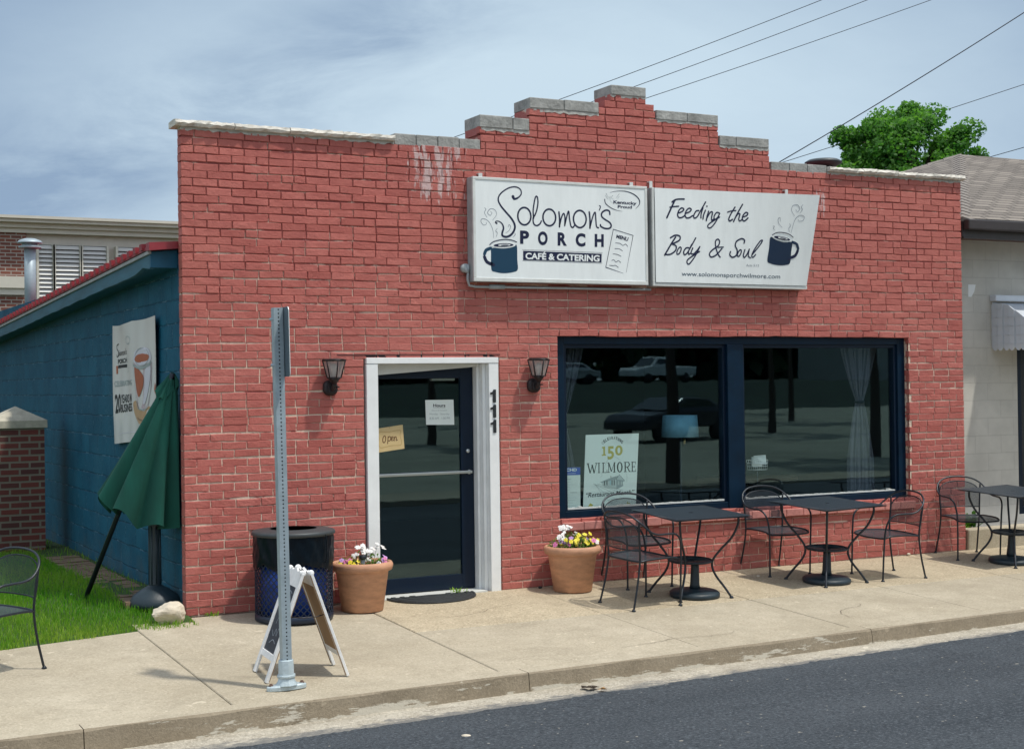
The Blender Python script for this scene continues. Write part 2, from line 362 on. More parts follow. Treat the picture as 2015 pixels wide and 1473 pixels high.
def blockwall(name, c1, c2, w, h, ms, axis='xz', mcol=None, bumps=.5, rough=.7):
    m = mat(name, c1, rough, spec=.3); g = NG(m); o = g.obj(); s3 = g.sep(o); c = g.n('CombineXYZ')
    ia = {'x': 0, 'y': 1}[axis[0]]; g.L.new(s3[ia], c.inputs[0]); g.L.new(s3[2], c.inputs[1])
    br = g.n('TexBrick'); g.L.new(c.outputs[0], br.inputs[0]); br.inputs['Scale'].default_value = 1
    br.inputs['Brick Width'].default_value = w; br.inputs['Row Height'].default_value = h; br.inputs['Mortar Size'].default_value = ms; br.inputs['Mortar Smooth'].default_value = .2
    br.inputs['Color1'].default_value = C4(*c1); br.inputs['Color2'].default_value = C4(*c2); br.inputs['Mortar'].default_value = C4(*(mcol or c1))
    n = g.noise(o, 3, 5); base = g.mix(1., br.outputs[0], g.mix(g.rng(n, .3, .7), C4(.86, .86, .86), C4(1.08, 1.08, 1.08)), 'MULTIPLY')
    g.L.new(base, g.b.inputs['Base Color'])
    g.bump(g.math('ADD', g.math('MULTIPLY', br.outputs['Fac'], -1.), g.math('MULTIPLY', g.noise(o, 40), .3)), bumps, .01)
    return m
M['creamblock'] = blockwall('cream_block_paint', (.55, .53, .48), (.57, .55, .50), .4, .2, .005, mcol=(.50, .48, .44))
M['pierbrick'] = blockwall('dark_red_brick_x', (.17, .045, .035), (.09, .035, .032), .21, .072, .012, mcol=(.20, .17, .13))
M['pierbricky'] = blockwall('dark_red_brick_y', (.17, .045, .035), (.09, .035, .032), .21, .072, .012, axis='yz', mcol=(.20, .17, .13))
M['farbrick'] = blockwall('school_brick', (.22, .075, .05), (.15, .055, .042), .22, .075, .012, mcol=(.34, .30, .26))

def concrete(name, c1, c2, speck=.5, stain=.35, scale=1.):
    m = mat(name, c1, .9, spec=.2); g = NG(m); o = g.obj()
    b = g.mix(g.rng(g.noise(o, .9*scale, 6, .68), .32, .68), C4(*c1), C4(*c2))
    d = tuple(x*.55 for x in c1)
    b = g.mix(g.rng(g.noise(g.mapp(o, (1, 1.6, 1)), 1.7*scale, 5, .7, .6), .52, .72, 0, stain), b, C4(*d))
    b = g.mix(g.rng(g.noise(o, 55, 3, .75), .50, .66, 0, speck), b, C4(*(min(1, x*1.35) for x in c2)))
    b = g.mix(g.rng(g.noise(o, 47, 3, .75), .52, .68, 0, speck*.9), b, C4(*d))
    sp = g.noise(o, 11, 2, .5); b = g.mix(g.rng(sp, .70, .735, 0, .55), b, C4(*(min(1, x*1.45) for x in c2)))
    b = g.mix(g.rng(g.noise(g.mapp(o, (1.3, 1, 1)), 5*scale, 5, .7), .42, .70, 0, .30), b, C4(*(x*.72 for x in c1)))
    b = g.mix(g.rng(g.noise(o, .45*scale, 4, .6, 1.), .50, .68, 0, .38), b, C4(*(x*.78 for x in c1)))
    g.L.new(b, g.b.inputs['Base Color']); g.bump(g.noise(o, 60, 4, .7), .7, .008)
    return m
M['walk'] = concrete('sidewalk_concrete', (.38, .328, .24), (.49, .435, .335))
M['walk2'] = concrete('sidewalk_aggregate', (.41, .34, .235), (.52, .445, .32), .85)
M['joint'] = mat('joint_dirt', (.09, .07, .05), .95)
def kerbmat():
    m = concrete('kerb_concrete', (.245, .20, .14), (.31, .26, .19), .4, .5, 1.5); g = NG(m); o = g.obj(); z = g.sep(o)[2]
    src = g.b.inputs['Base Color'].links[0].from_socket
    w = g.noise(g.mapp(o, (1, 1, 5)), 1.8, 6, .7); low = g.rng(z, -.15, -.27, 0, .16)
    f = g.rng(g.math('ADD', w, low), .63, .66)
    g.L.new(g.mix(g.math('MULTIPLY', f, .8), src, C4(.58, .54, .45)), g.b.inputs['Base Color'])
    return m
M['kerb'] = kerbmat()
M['gutter'] = concrete('gutter_concrete', (.34, .30, .235), (.50, .46, .38), .8, .75, 3.2)
def gutterfilm():
    g = NG(M['gutter']); o = g.obj(); q = g.sep(o); src = g.b.inputs['Base Color'].links[0].from_socket
    d = g.math('SUBTRACT', g.math('MULTIPLY', q[0], .0345), g.math('ADD', q[1], 2.965))
    t = g.rng(d, .10, .34, -.22, .20); n = g.noise(g.mapp(o, (1, 2.2, 1)), 7, 6, .75)
    c = g.mix(g.rng(g.math('ADD', n, t), .46, .60, 0, .9), src, g.mix(g.noise(o, 50, 3, .7), C4(.06, .065, .07), C4(.26, .25, .23)))
    g.L.new(c, g.b.inputs['Base Color'])
gutterfilm()
def asphalt():
    m = mat('asphalt', (.05, .055, .07), .85, spec=.3); g = NG(m); o = g.obj()
    b = g.mix(g.rng(g.noise(g.mapp(o, (.18, 1, 1)), 1.3, 6, .65), .3, .7), C4(.034, .043, .052), C4(.064, .075, .086))
    b = g.mix(g.rng(g.noise(o, .8, 4, .65, .8), .56, .70, 0, .5), b, C4(.026, .030, .036))
    b = g.mix(g.rng(g.noise(o, 52, 3, .75), .50, .66, 0, .85), b, C4(.13, .15, .17))
    b = g.mix(g.rng(g.noise(o, 44, 3, .7), .52, .66, 0, .85), b, C4(.014, .019, .026))
    b = g.mix(g.rng(g.noise(o, 26, 1, .3), .775, .79, 0, .7), b, C4(.45, .42, .36))
    g.L.new(b, g.b.inputs['Base Color']); g.bump(g.noise(o, 130, 4, .8), .9, .008)
    return m
M['asphalt'] = asphalt()
M['lot'] = concrete('pale_parking_lot', (.28, .28, .22), (.40, .39, .31), .3, .6, .25)
M['lawnsoil'] = mat('lawn_soil', (.035, .075, .012), .95, noise=.5, nscale=6, bump=.8, bscale=30)
M['farground'] = mat('far_grass', (.07, .10, .035), .95, noise=.3, nscale=.3)
M['edging'] = mat('edging_brick', (.20, .135, .085), .9, noise=.35, nscale=9, bump=.5, bscale=50)
def shingle():
    m = mat('asphalt_shingles', (.17, .15, .13), .9, spec=.2); g = NG(m)
    uv = g.n('UVMap').outputs[0]
    br = g.n('TexBrick'); g.L.new(uv, br.inputs[0]); br.inputs['Scale'].default_value = 1; br.inputs['Brick Width'].default_value = .32; br.inputs['Row Height'].default_value = .14; br.inputs['Mortar Size'].default_value = .022; br.inputs['Mortar Smooth'].default_value = .5
    br.inputs['Color1'].default_value = C4(.25, .22, .19); br.inputs['Color2'].default_value = C4(.115, .10, .088); br.inputs['Mortar'].default_value = C4(.03, .026, .024)
    b = g.mix(g.rng(g.noise(uv, 45, 4, .7), .35, .65, 0, .5), br.outputs[0], C4(.27, .24, .21))
    g.L.new(b, g.b.inputs['Base Color']); g.bump(br.outputs['Fac'], -.6, .02)
    return m
M['shingle'] = shingle()
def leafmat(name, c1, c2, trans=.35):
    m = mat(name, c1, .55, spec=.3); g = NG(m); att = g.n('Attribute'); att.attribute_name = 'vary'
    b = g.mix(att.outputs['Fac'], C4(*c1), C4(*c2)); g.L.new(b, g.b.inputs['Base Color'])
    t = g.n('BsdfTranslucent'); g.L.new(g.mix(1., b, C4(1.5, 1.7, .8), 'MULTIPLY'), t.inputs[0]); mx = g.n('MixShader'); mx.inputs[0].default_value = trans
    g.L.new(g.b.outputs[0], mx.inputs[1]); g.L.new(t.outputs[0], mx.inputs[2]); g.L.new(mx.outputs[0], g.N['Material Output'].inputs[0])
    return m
M['maple'] = leafmat('maple_leaves', (.022, .11, .022), (.13, .29, .05), .45)
M['darkleaf'] = leafmat('dark_leaves', (.016, .045, .022), (.05, .11, .045), .4)
M['grassblade'] = leafmat('grass_blades', (.05, .24, .008), (.36, .45, .07), .45)
M['plantleaf'] = leafmat('bedding_leaves', (.03, .11, .015), (.14, .28, .03), .35)
M['yellow'] = mat('yellow_petal', (.80, .66, .04), .6); M['whitepetal'] = mat('white_petal', (.84, .82, .80), .6)
M['pink'] = mat('pink_petal', (.62, .16, .36), .6); M['lilac'] = mat('lilac_petal', (.48, .28, .58), .6); M['eye'] = mat('petal_eye', (.18, .06, .05), .7)

def glassmat(name, ior=1.62, tint=(.90, .95, .95)):
    m = bpy.data.materials.new(name); m.use_nodes = True; g = NG(m); g.N.remove(g.b)
    t = g.n('BsdfTransparent'); t.inputs[0].default_value = C4(*tint); gl = g.n('BsdfGlossy'); gl.inputs['Roughness'].default_value = .012; wob = g.n('Bump'); wob.inputs['Strength'].default_value = .06; wob.inputs['Distance'].default_value = .0018; g.L.new(g.noise(g.mapp(g.obj(), (1, 1, 1.6)), 3.2, 3, .5), wob.inputs['Height']); g.L.new(wob.outputs[0], gl.inputs['Normal']); gl.inputs[0].default_value = C4(.62, .88, .96)
    fr = g.n('Fresnel'); geo = g.n('NewGeometry'); g.L.new(g.rng(geo.outputs['Backfacing'], 0, 1, ior, 1/ior), fr.inputs[0]); mx = g.n('MixShader'); g.L.new(fr.outputs[0], mx.inputs[0]); g.L.new(t.outputs[0], mx.inputs[1]); g.L.new(gl.outputs[0], mx.inputs[2])
    g.L.new(mx.outputs[0], g.N['Material Output'].inputs[0]); return m
M['glass'] = glassmat('window_glass'); M['lampglass'] = glassmat('lamp_glass', 1.5, (.82, .8, .8))
def frost(m):
    g = NG(m); o_ = g.N['Material Output']; src = o_.inputs[0].links[0].from_socket; d = g.n('BsdfDiffuse'); d.inputs[0].default_value = C4(.62, .56, .53); mx = g.n('MixShader'); mx.inputs[0].default_value = .38; g.L.new(src, mx.inputs[1]); g.L.new(d.outputs[0], mx.inputs[2]); g.L.new(mx.outputs[0], o_.inputs[0])
frost(M['lampglass'])
def meshmat(name, col, p, fill, axes):
    m = mat(name, col, .45, .3); g = NG(m); s3 = g.sep(g.obj()); f = None
    for a in axes:
        q = g.math('LESS_THAN', g.math('FRACT', g.math('DIVIDE', s3[a], p)), fill); f = q if f is None else g.math('MAXIMUM', f, q)
    t = g.n('BsdfTransparent'); mx = g.n('MixShader'); g.L.new(f, mx.inputs[0]); g.L.new(t.outputs[0], mx.inputs[1]); g.L.new(g.b.outputs[0], mx.inputs[2])
    g.L.new(mx.outputs[0], g.N['Material Output'].inputs[0]); return m
M['chairback'] = meshmat('steel_mesh_back', (.045, .058, .072), .0075, .32, (0, 2))
M['chairseat'] = meshmat('steel_mesh_seat', (.05, .062, .075), .0075, .55, (0, 1))
def sheer():
    m = bpy.data.materials.new('sheer_curtain'); m.use_nodes = True; g = NG(m); g.b.inputs['Base Color'].default_value = C4(.26, .27, .34); g.b.inputs['Roughness'].default_value = .9
    t = g.n('BsdfTransparent'); mx = g.n('MixShader'); mx.inputs[0].default_value = .36; g.L.new(t.outputs[0], mx.inputs[1]); g.L.new(g.b.outputs[0], mx.inputs[2]); g.L.new(mx.outputs[0], g.N['Material Output'].inputs[0]); return m
M['sheer'] = sheer()

# ------------------------------------------------------------------ lettering helpers: ink on a plane given by a map (px,py)->point
INK = .0012
class Ink:
    def __init__(s, mb, fn, nrm, step=INK): s.mb = mb; s.fn = fn; s.n = np.array(nrm, float); s.k = 1; s.step = step
    def P(s, u, v, k=0): return np.array(s.fn(u, v))+s.n*(s.step*(k+1))
    def stroke(s, pts, w, mi, closed=False, n=6, k=0, sm=True):
        Q = smooth(pts, n, closed) if sm else [np.array(p, float) for p in pts]
        W3 = [s.P(q[0], q[1], k) for q in Q]; m = len(W3); V = []
        for i in range(m):
            t = (W3[(i+1) % m]-W3[i-1]) if closed else (W3[min(i+1, m-1)]-W3[max(i-1, 0)])
            t = t/(np.linalg.norm(t)+1e-9); b = np.cross(t, s.n)
            if hasattr(w, '__len__'):
                f = i/(m-1)*(len(w)-1); a = int(min(f, len(w)-2)); ww = w[a]+(w[a+1]-w[a])*(f-a)
            else: ww = w
            V += [W3[i]-b*ww/2, W3[i]+b*ww/2]
        F = [(2*i, 2*i+1, 2*((i+1) % m)+1, 2*((i+1) % m)) for i in range(m if closed else m-1)]
        s.mb.add(V, F, mi)
        if not closed:       # round ends
            for e in (0, m-1):
                ww = (w[0] if e == 0 else w[-1]) if hasattr(w, '__len__') else w
                t = W3[1]-W3[0] if e == 0 else W3[-1]-W3[-2]; t = t/(np.linalg.norm(t)+1e-9); b = np.cross(t, s.n)
                s.mb.add([W3[e]+ww/2*(cos(a)*t+sin(a)*b)*.98+s.n*1e-5 for a in np.linspace(0, 2*pi, 9)[:-1]], [tuple(range(8))], mi)
    def poly(s, pts, mi, k=0, sm=False, n=5):
        Q = smooth(pts, n, True) if sm else pts
        s.mb.add([s.P(q[0], q[1], k) for q in Q], [tuple(range(len(Q)))], mi)
    def ell(s, c, rx, ry, mi, k=0, rot=0, w=None, n=28):
        P = [(c[0]+rx*cos(a)*cos(rot)-ry*sin(a)*sin(rot), c[1]+rx*cos(a)*sin(rot)+ry*sin(a)*cos(rot)) for a in np.linspace(0, 2*pi, n+1)[:-1]]
        if w: s.stroke(P, w, mi, True, 1, k, False)
        else: s.poly(P, mi, k)
    def text(s, txt, quad, mi, k=0, bold=0., shear=0., spacing=1.):
        V, F = glyphs(txt, bold, shear, spacing); tl, tr, br, bl = [np.array(q, float) for q in quad]
        P = []
        for (u, v) in V:
            q = (1-v)*((1-u)*bl+u*br)+v*((1-u)*tl+u*tr); P.append(s.P(q[0], q[1], k))
        s.mb.add(P, F, mi)
def glyphs(txt, bold=0., shear=0., spacing=1.):
    cu = bpy.data.curves.new('letters', 'FONT'); cu.body = txt; cu.size = 1; cu.offset = bold; cu.shear = shear; cu.space_character = spacing; cu.resolution_u = 4; cu.fill_mode = 'FRONT'
    ob = bpy.data.objects.new('letters', cu); COL.objects.link(ob)
    dg = bpy.context.evaluated_depsgraph_get(); me = bpy.data.meshes.new_from_object(ob.evaluated_get(dg))
    V = np.array([(v.co.x, v.co.y) for v in me.vertices]); F = [tuple(p.vertices) for p in me.polygons]
    bpy.data.objects.remove(ob); bpy.data.curves.remove(cu); bpy.data.meshes.remove(me)
    lo = V.min(0); hi = V.max(0); return [tuple((p-lo)/(hi-lo)) for p in V], F
SERIF = {   # slab-serif capitals in a unit box: thick strokes (x0,y0,x1,y1,width) and serif bars
 'W': [(.05, 1, .30, 0, .13), (.30, 0, .5, .8, .07), (.5, .8, .70, 0, .13), (.70, 0, .95, 1, .07), (-.05, .97, .2, .97, .06), (.8, .97, 1.05, .97, .06), (.4, .8, .6, .8, .05)],
 'I': [(.5, 0, .5, 1, .36), (.1, .03, .9, .03, .06), (.1, .97, .9, .97, .06)],
 'L': [(.25, 0, .25, 1, .19), (.0, .97, .55, .97, .06), (.0, .03, 1, .03, .06), (.95, 0, .95, .3, .09)],
 'M': [(.14, 0, .14, 1, .07), (.14, 1, .5, .1, .14), (.5, .1, .86, 1, .06), (.86, 0, .86, 1, .15), (0, .03, .3, .03, .06), (.7, .03, 1, .03, .06), (0, .97, .2, .97, .06), (.82, .97, 1, .97, .06)],
 'O': 'ring',
 'R': [(.2, 0, .2, 1, .18), (0, .03, .45, .03, .06), (0, .97, .6, .97, .06), (.6, .97, .8, .85, .14), (.8, .85, .8, .62, .16), (.8, .62, .6, .5, .13), (.2, .5, .62, .5, .06), (.5, .5, .85, .0, .17), (.75, .03, 1.05, .03, .06)],
 'E': [(.2, 0, .2, 1, .2), (0, .03, .95, .03, .06), (0, .97, .9, .97, .06), (.2, .5, .7, .5, .06), (.9, 0, .9, .28, .08), (.86, .74, .86, 1, .08), (.7, .38, .7, .62, .06)]}

exec_order = []
# ================================================================== THE GROUND
def ground():
    s = MB(); s.add([(-1500, -1500, -.75), (1500, -1500, -.75), (1500, 1500, -.75), (-1500, 1500, -.75)], [(0, 1, 2, 3)]); s.build('ground', M['farground'], kind='structure')
def kx(x): return -2.965+.0345*x          # kerb line (front of the walk)
def rz_(x): return -.262+.0062*x          # gutter level
ground()
def sidewalk():
    s = MB(); s2 = MB(); g = .004
    xs = [-26, -9.4, -7.4, -5.4, -3.4, -2.0, -.47, 1.445, 3.15, 4.65, 6.15, 7.65, 9.15, 10.65, 12.15, 13.65, 15.2, 17, 30]
    def slab(mb, x0, x1, yf0, yf1, yb0, yb1, dz=0., mi=0):
        def p(x, y, e=0): return (x, y, gz(y)+dz-e)
        c = .006
        V = [p(x0, yf0, c), p(x1, yf1, c), p(x1, yb1, c), p(x0, yb0, c), p(x0+c, yf0+c), p(x1-c, yf1+c), p(x1-c, yb1-c), p(x0+c, yb0-c),
             p(x0, yf0, .2), p(x1, yf1, .2), p(x1, yb1, .2), p(x0, yb0, .2)]
        mb.add(V, [(4, 5, 6, 7), (0, 1, 5, 4), (1, 2, 6, 5), (2, 3, 7, 6), (3, 0, 4, 7), (8, 9, 1, 0), (9, 10, 2, 1), (10, 11, 3, 2), (11, 8, 0, 3)], mi)
    for i in range(len(xs)-1):
        a, b = xs[i]+g, xs[i+1]-g; dz = random.uniform(-.002, .002); k0, k1 = kx(a)+.15, kx(b)+.15
        if xs[i] < 1.4:
            yb = -.52 if xs[i] < -1 else (-.44 if xs[i] < -.2 else .0)
            if xs[i+1] <= -.4: slab(s, a, b, k0, k1, min(-.64, -.37-.22*(-.47-a)) if a > -2.2 else -.66, -.37-.22*max(0, -.47-b) if b > -2 else -.66, dz)
            else: slab(s, a, b, k0, k1, -.02, -.02, dz)
        else:
            slab(s, a, b, k0, k1, -1.33-g, -1.33-g, dz)
            slab(s, a, b, -1.33+g, -1.33+g, -.0, -.0, dz+.002, 1)
    rc = random.Random(17)
    for (x, y, a, n) in ((-.25, -2.1, -1.0, 26), (2.6, -2.5, .35, 34), (5.4, -1.9, -2.2, 22), (1.9, -.9, -.5, 24), (-3., -1.5, -.7, 30), (7.0, -2.2, -1.3, 26)):
        P = []
        for i in range(n): P.append((x, y)); a += rc.uniform(-.42, .42); x += .035*cos(a); y += .035*sin(a)
        for i in range(n-1):
            (xa, ya), (xb, yb) = P[i], P[i+1]
            if ya > -.05 or yb > -.05 or ya < kx(xa)+.2 or yb < kx(xb)+.2: continue
            w0 = .0014+.0016*sin(pi*i/n)*rc.random(); d = math.hypot(xb-xa, yb-ya); nx, ny = -(yb-ya)/d*w0, (xb-xa)/d*w0; z = lambda q: gz(q)+.0045
            s.add([(xa-nx, ya-ny, z(ya)), (xa+nx, ya+ny, z(ya)), (xb+nx, yb+ny, z(yb)), (xb-nx, yb-ny, z(yb))], [(0, 3, 2, 1)], 2)
    s.build('sidewalk', [M['walk'], M['walk2'], M['joint']], kind='structure')
    s2.add([(-26, -2.9, gz(-2.9)-.03), (30, -1.9, gz(-1.9)-.03), (30, .6, gz(.6)-.06), (-26, .0, gz(.6)-.06)], [(0, 1, 2, 3)])
    s2.build('sidewalk_bed', M['joint'], kind='structure')
    # kerb: pieces with joints, worn top edge
    k = MB(); x = -27.
    for xj in [-14, -8, -1.42, 1.60, 4.75, 8.2, 14, 30]:
        n = max(2, int((xj-x)/.25)); P = np.linspace(x+.003, xj-.003, n+1)
        sect = []
        for q in P:
            y = kx(q); t = gz(y+.15); b = rz_(q)-.05; e = .012+.006*math.sin(q*7.1)+random.uniform(0, .006)
            sect.append([(q, y+.148, t-.2), (q, y+.148, t), (q, y+e, t-.002), (q, y+.002, t-e), (q, y-.02, b)])
        V = [p for r in sect for p in r]; F = [(i*5+j, i*5+j+1, (i+1)*5+j+1, (i+1)*5+j) for i in range(n) for j in range(4)]+[tuple(range(5)), tuple(range(n*5+4, n*5-1, -1))]
        k.add(V, F)
        for i_ in range(len(F)):
            if i_ < n*4 and i_ % 4 in (0, 1): k.m[len(k.m)-len(F)+i_] = 1
        x = xj
    k.build('kerb', [M['kerb'], M['walk']], kind='structure')
    # gutter strip with a ragged asphalt edge over it
    q = MB(); P = np.linspace(-27, 30, 2)
    q.add([(-27, kx(-27)-.6, rz_(-27)-.012), (30, kx(30)-.6, rz_(30)-.012), (30, kx(30)+.02, rz_(30)), (-27, kx(-27)+.02, rz_(-27))], [(0, 1, 2, 3)])
    q.build('gutter_strip', M['gutter'], kind='structure')
    a = MB(); xs2 = np.concatenate([np.linspace(-27, -4, 30), np.linspace(-3.9, 13, 700), np.linspace(13.1, 60, 30)]); V = []; F = []
    w = np.cumsum(np.random.normal(0, .006, len(xs2))); w -= np.convolve(w, np.ones(41)/41, 'same')
    for i, x in enumerate(xs2):
        y = kx(x)-(.355-.011*max(-2, min(8, x)))+w[i]+random.uniform(-.008, .008); z = rz_(x)-.002
        V += [(x, y, z-.03), (x, y-.012, z+.003), (x, y-.10, z+.010), (x, -7.2, z+.075), (x, -11.1, z+.0)]
    n = len(xs2)
    for i in range(n-1):
        for j in range(4): F.append((i*5+j+1, i*5+j, (i+1)*5+j, (i+1)*5+j+1))
    a.add(V, F); a.build('road', M['asphalt'], kind='structure')
sidewalk()
def lawn():
    s = MB(); xs = np.linspace(-14, .015, 57); ys = np.concatenate([np.linspace(-.75, 6, 55), np.linspace(6.5, 19, 10)]); V = []; F = []
    def h(x, y): return max(-.052, min(.10, -.035+.115*(y+.45)))+.012*sin(3.1*x+1.7*y)
    for y in ys:
        for x in xs: V.append((x, y, h(x, y)))
    n = len(xs)
    for i in range(len(ys)-1):
        for j in range(n-1): F.append((i*n+j, i*n+j+1, (i+1)*n+j+1, (i+1)*n+j))
    s.add(V, F); s.build('lawn_ground', M['lawnsoil'], kind='structure')
    s = MB(); rnd = np.random.RandomState(3); cnt = 46000
    for i in range(cnt):
        y = -.72+6.5*rnd.rand()**1.6; x = -3.2+3.2*rnd.rand()
        edge = -.37-.22*max(0, -.47-x)+.03*sin(9*x)+.02*sin(23*x)
        if y < edge-.02+.05*rnd.rand(): continue
        if x > -.40 and y > .3+.15*rnd.rand() and rnd.rand() < .93: continue       # bare edging strip along the wall
        if x > -.12 and y < .6 and rnd.rand() < .75: continue
        z = h(x, y); front = max(0, 1-(y-edge)/.5); L_ = (.035+.05*rnd.rand())*(1-.25*front); a = rnd.rand()*6.283; b = rnd.rand()*6.283; t = .6*L_*rnd.rand(); w = .0022+.0018*rnd.rand()
        va = min(1., max(.01, .15+.35*rnd.rand()+front*.55*rnd.rand()+.25*sin(4*x+2*y)*rnd.rand()))
        dx, dy = cos(a)*w, sin(a)*w; tx, ty = cos(b)*t, sin(b)*t
        s.add([(x-dx, y-dy, z-.004), (x+dx, y+dy, z-.004), (x+dx*.7+tx*.45, y+dy*.7+ty*.45, z+L_*.62), (x-dx*.7+tx*.45, y-dy*.7+ty*.45, z+L_*.62), (x+tx, y+ty, z+L_*(.9))], [(0, 1, 2, 3), (3, 2, 4)], 0, va)
    tag(s.build('grass', M['grassblade'], kind='stuff'), 'mown green grass growing beside the blue wall', 'grass')
    e = MB(); y = .35
    for i in range(34):                                   # flat brick edging along the wall
        for c in range(2):
            x0 = -.40+c*.175; e.hexa([(x0+random.uniform(-.008, .008)+dx, y+dy+random.uniform(-.004, .004), z_) for z_ in (.02, .108+random.uniform(-.006, .006)+(0)) for dx, dy in ((0, 0), (.168, .01), (.168, .105), (0, .095))], 0)
        y += .113
    e.build('edging_path', M['edging'], kind='structure')
lawn()

# ================================================================== CAFE BUILDING
CAFE = thing('cafe_building', 'single storey red brick cafe with stepped parapet and blue side wall', 'cafe', (0, 0, 0))
CH = .0675; BW = 8.54
PROFILE = [(0, 3.9825, 0, BW), (3.9825, 4.1175, 2.735, 5.968), (4.1175, 4.185, 2.72, 5.962), (4.185, 4.3875, 3.235, 5.345), (4.3875, 4.455, 3.978, 4.612), (4.455, 4.5225, 4.045, 4.607), (4.5225, 4.59, 4.11, 4.504)]
OPEN = [(1.575, 2.895, -.1, 2.127), (3.50, 7.765, .575, 2.335)]
def facade():
    s = MB(); rnd = random.Random(11); BL = .2135; J = .0080
    def wv(x, k_): return .0032*sin(1.9*x+k_*2.3)+.0022*sin(5.3*x+k_*1.1+1)+.0018*sin(11.*x+k_*4.7)
    def rec(z): t = min(1, max(0, (z-2.1)/1.3)); return .0052+.0062*t
    k = 0
    while k*CH < 4.58:
        z0 = k*CH; z1 = z0+CH; zc = (z0+z1)/2
        ext = [(a, b) for (lo, hi, a, b) in PROFILE if lo-1e-6 <= zc < hi][0]
        iv = [ext]
        for (a, b, lo, hi) in OPEN:
            if lo < zc-.02 and zc < hi-.012:
                new = []
                for (p, q) in iv:
                    if b <= p or a >= q: new.append((p, q))
                    else:
                        if a > p: new.append((p, a))
                        if b < q: new.append((b, q))
                iv = new
        for (p, q) in iv:
            x = p
            if p == 0: x = p-(0 if k % 2 else BL/2)
            else: x = math.floor(p/BL)*BL-(0 if k % 2 else BL/2)
            off = rnd.uniform(-.012, .012); dy0 = rnd.uniform(-.002, .002)
            while x < q:
                L_ = BL
                if rnd.random() < .10: L_ = BL/2
                a = max(x, p)+(J/2 if x > p else 0)+(off if x > p else 0); b = min(x+L_, q)-(J/2 if x+L_ < q else 0)+(off if x+L_ < q else 0)
                if q == BW and b > q-.07: b = q
                if b-a > .03:
                    c = .0042; y0 = dy0*.6+rnd.uniform(-.0030, .0012); jz = lambda: rnd.uniform(-.0022, .0022)
                    zb = z0+J/2; zt = z1-J/2; yb = .06 if p > 0 and q < BW else .10
                    e = [rnd.uniform(-.0018, .0018) for _ in range(8)]
                    O = [(a+e[0], zb+jz()), (b+e[1], zb+jz()), (b+e[2], zt+jz()), (a+e[3], zt+jz())]
                    # subdivide the arrises so that the edges wander like hand-cut paint-filled brick
                    ring = []; inner = []
                    for i in range(4):
                        (ax, az), (bx, bz) = O[i], O[(i+1) % 4]; n = 4 if i % 2 == 0 else 1
                        for j in range(n):
                            t = j/n; w = rnd.uniform(-.0014, .0014) if j else 0
                            ring.append((ax+(bx-ax)*t, az+(bz-az)*t+w))
                    cx, cz = (a+b)/2, (zb+zt)/2
                    for (rx, rz2) in ring:
                        inner.append((rx+(c if rx < cx else -c)*(1 if min(abs(rx-a), abs(rx-b)) < .02 else 0), rz2+(c if rz2 < cz else -c)))
                    wz = lambda x_: wv(x_, k)
                    ring = [(p_[0], p_[1]+wz(p_[0])) for p_ in ring]; inner = [(p_[0], p_[1]+wz(p_[0])) for p_ in inner]
                    n = len(ring); V = [(rx, y0+.10*0+yb, rz2) for rx, rz2 in ring]+[(rx, y0+c, rz2) for rx, rz2 in ring]+[(rx, y0+rnd.uniform(-.0012, .0012), rz2) for rx, rz2 in inner]
                    F = [(i, (i+1) % n, (i+1) % n+n, i+n) for i in range(n)]+[(i+n, (i+1) % n+n, (i+1) % n+2*n, i+2*n) for i in range(n)]+[tuple(range(2*n, 3*n))]
                    va = min(1, max(.01, rnd.gauss(.55, .27))); va = .02 if rnd.random() < .03 else va
                    s.add(V, F, 0, va)
                x += L_
        k += 1
    # backing and mortar face, laid as strips round the openings
    def strip(x0, x1, z0, z1):
        nx = max(1, int((x1-x0)/.05)); nz = max(1, int((z1-z0)/(CH/3))); V = []; F = []
        for i in range(nz+1):
            for j in range(nx+1):
                zz = z0+(z1-z0)*i/nz; V.append((x0+(x1-x0)*j/nx, rec(zz)+rnd.uniform(-.0010, .0012), zz))
        for i in range(nz):
            for j in range(nx): a = i*(nx+1)+j; F.append((a, a+1, a+nx+2, a+nx+1))
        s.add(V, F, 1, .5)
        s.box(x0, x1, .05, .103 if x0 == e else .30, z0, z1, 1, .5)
        if x0 == e and z1 > 2.9: pass
    e = .004
    for (lo, hi, a, b) in PROFILE:
        if lo == 0:
            strip(e, 1.575, .0, 2.95); strip(e, 1.575, 2.95, hi); strip(1.575, 2.895, 2.127, hi); strip(2.895, 3.50, 0, hi); strip(3.50, 7.765, 0, .575-.07); strip(3.50, 7.765, 2.335, hi); strip(7.765, BW-e, 0, hi)
        else: strip(a+e, b-e, lo, hi)
    s.box(-.0, BW, .02, .30, -.4, .0, 1, .5)
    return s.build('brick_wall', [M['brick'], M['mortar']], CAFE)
facade()
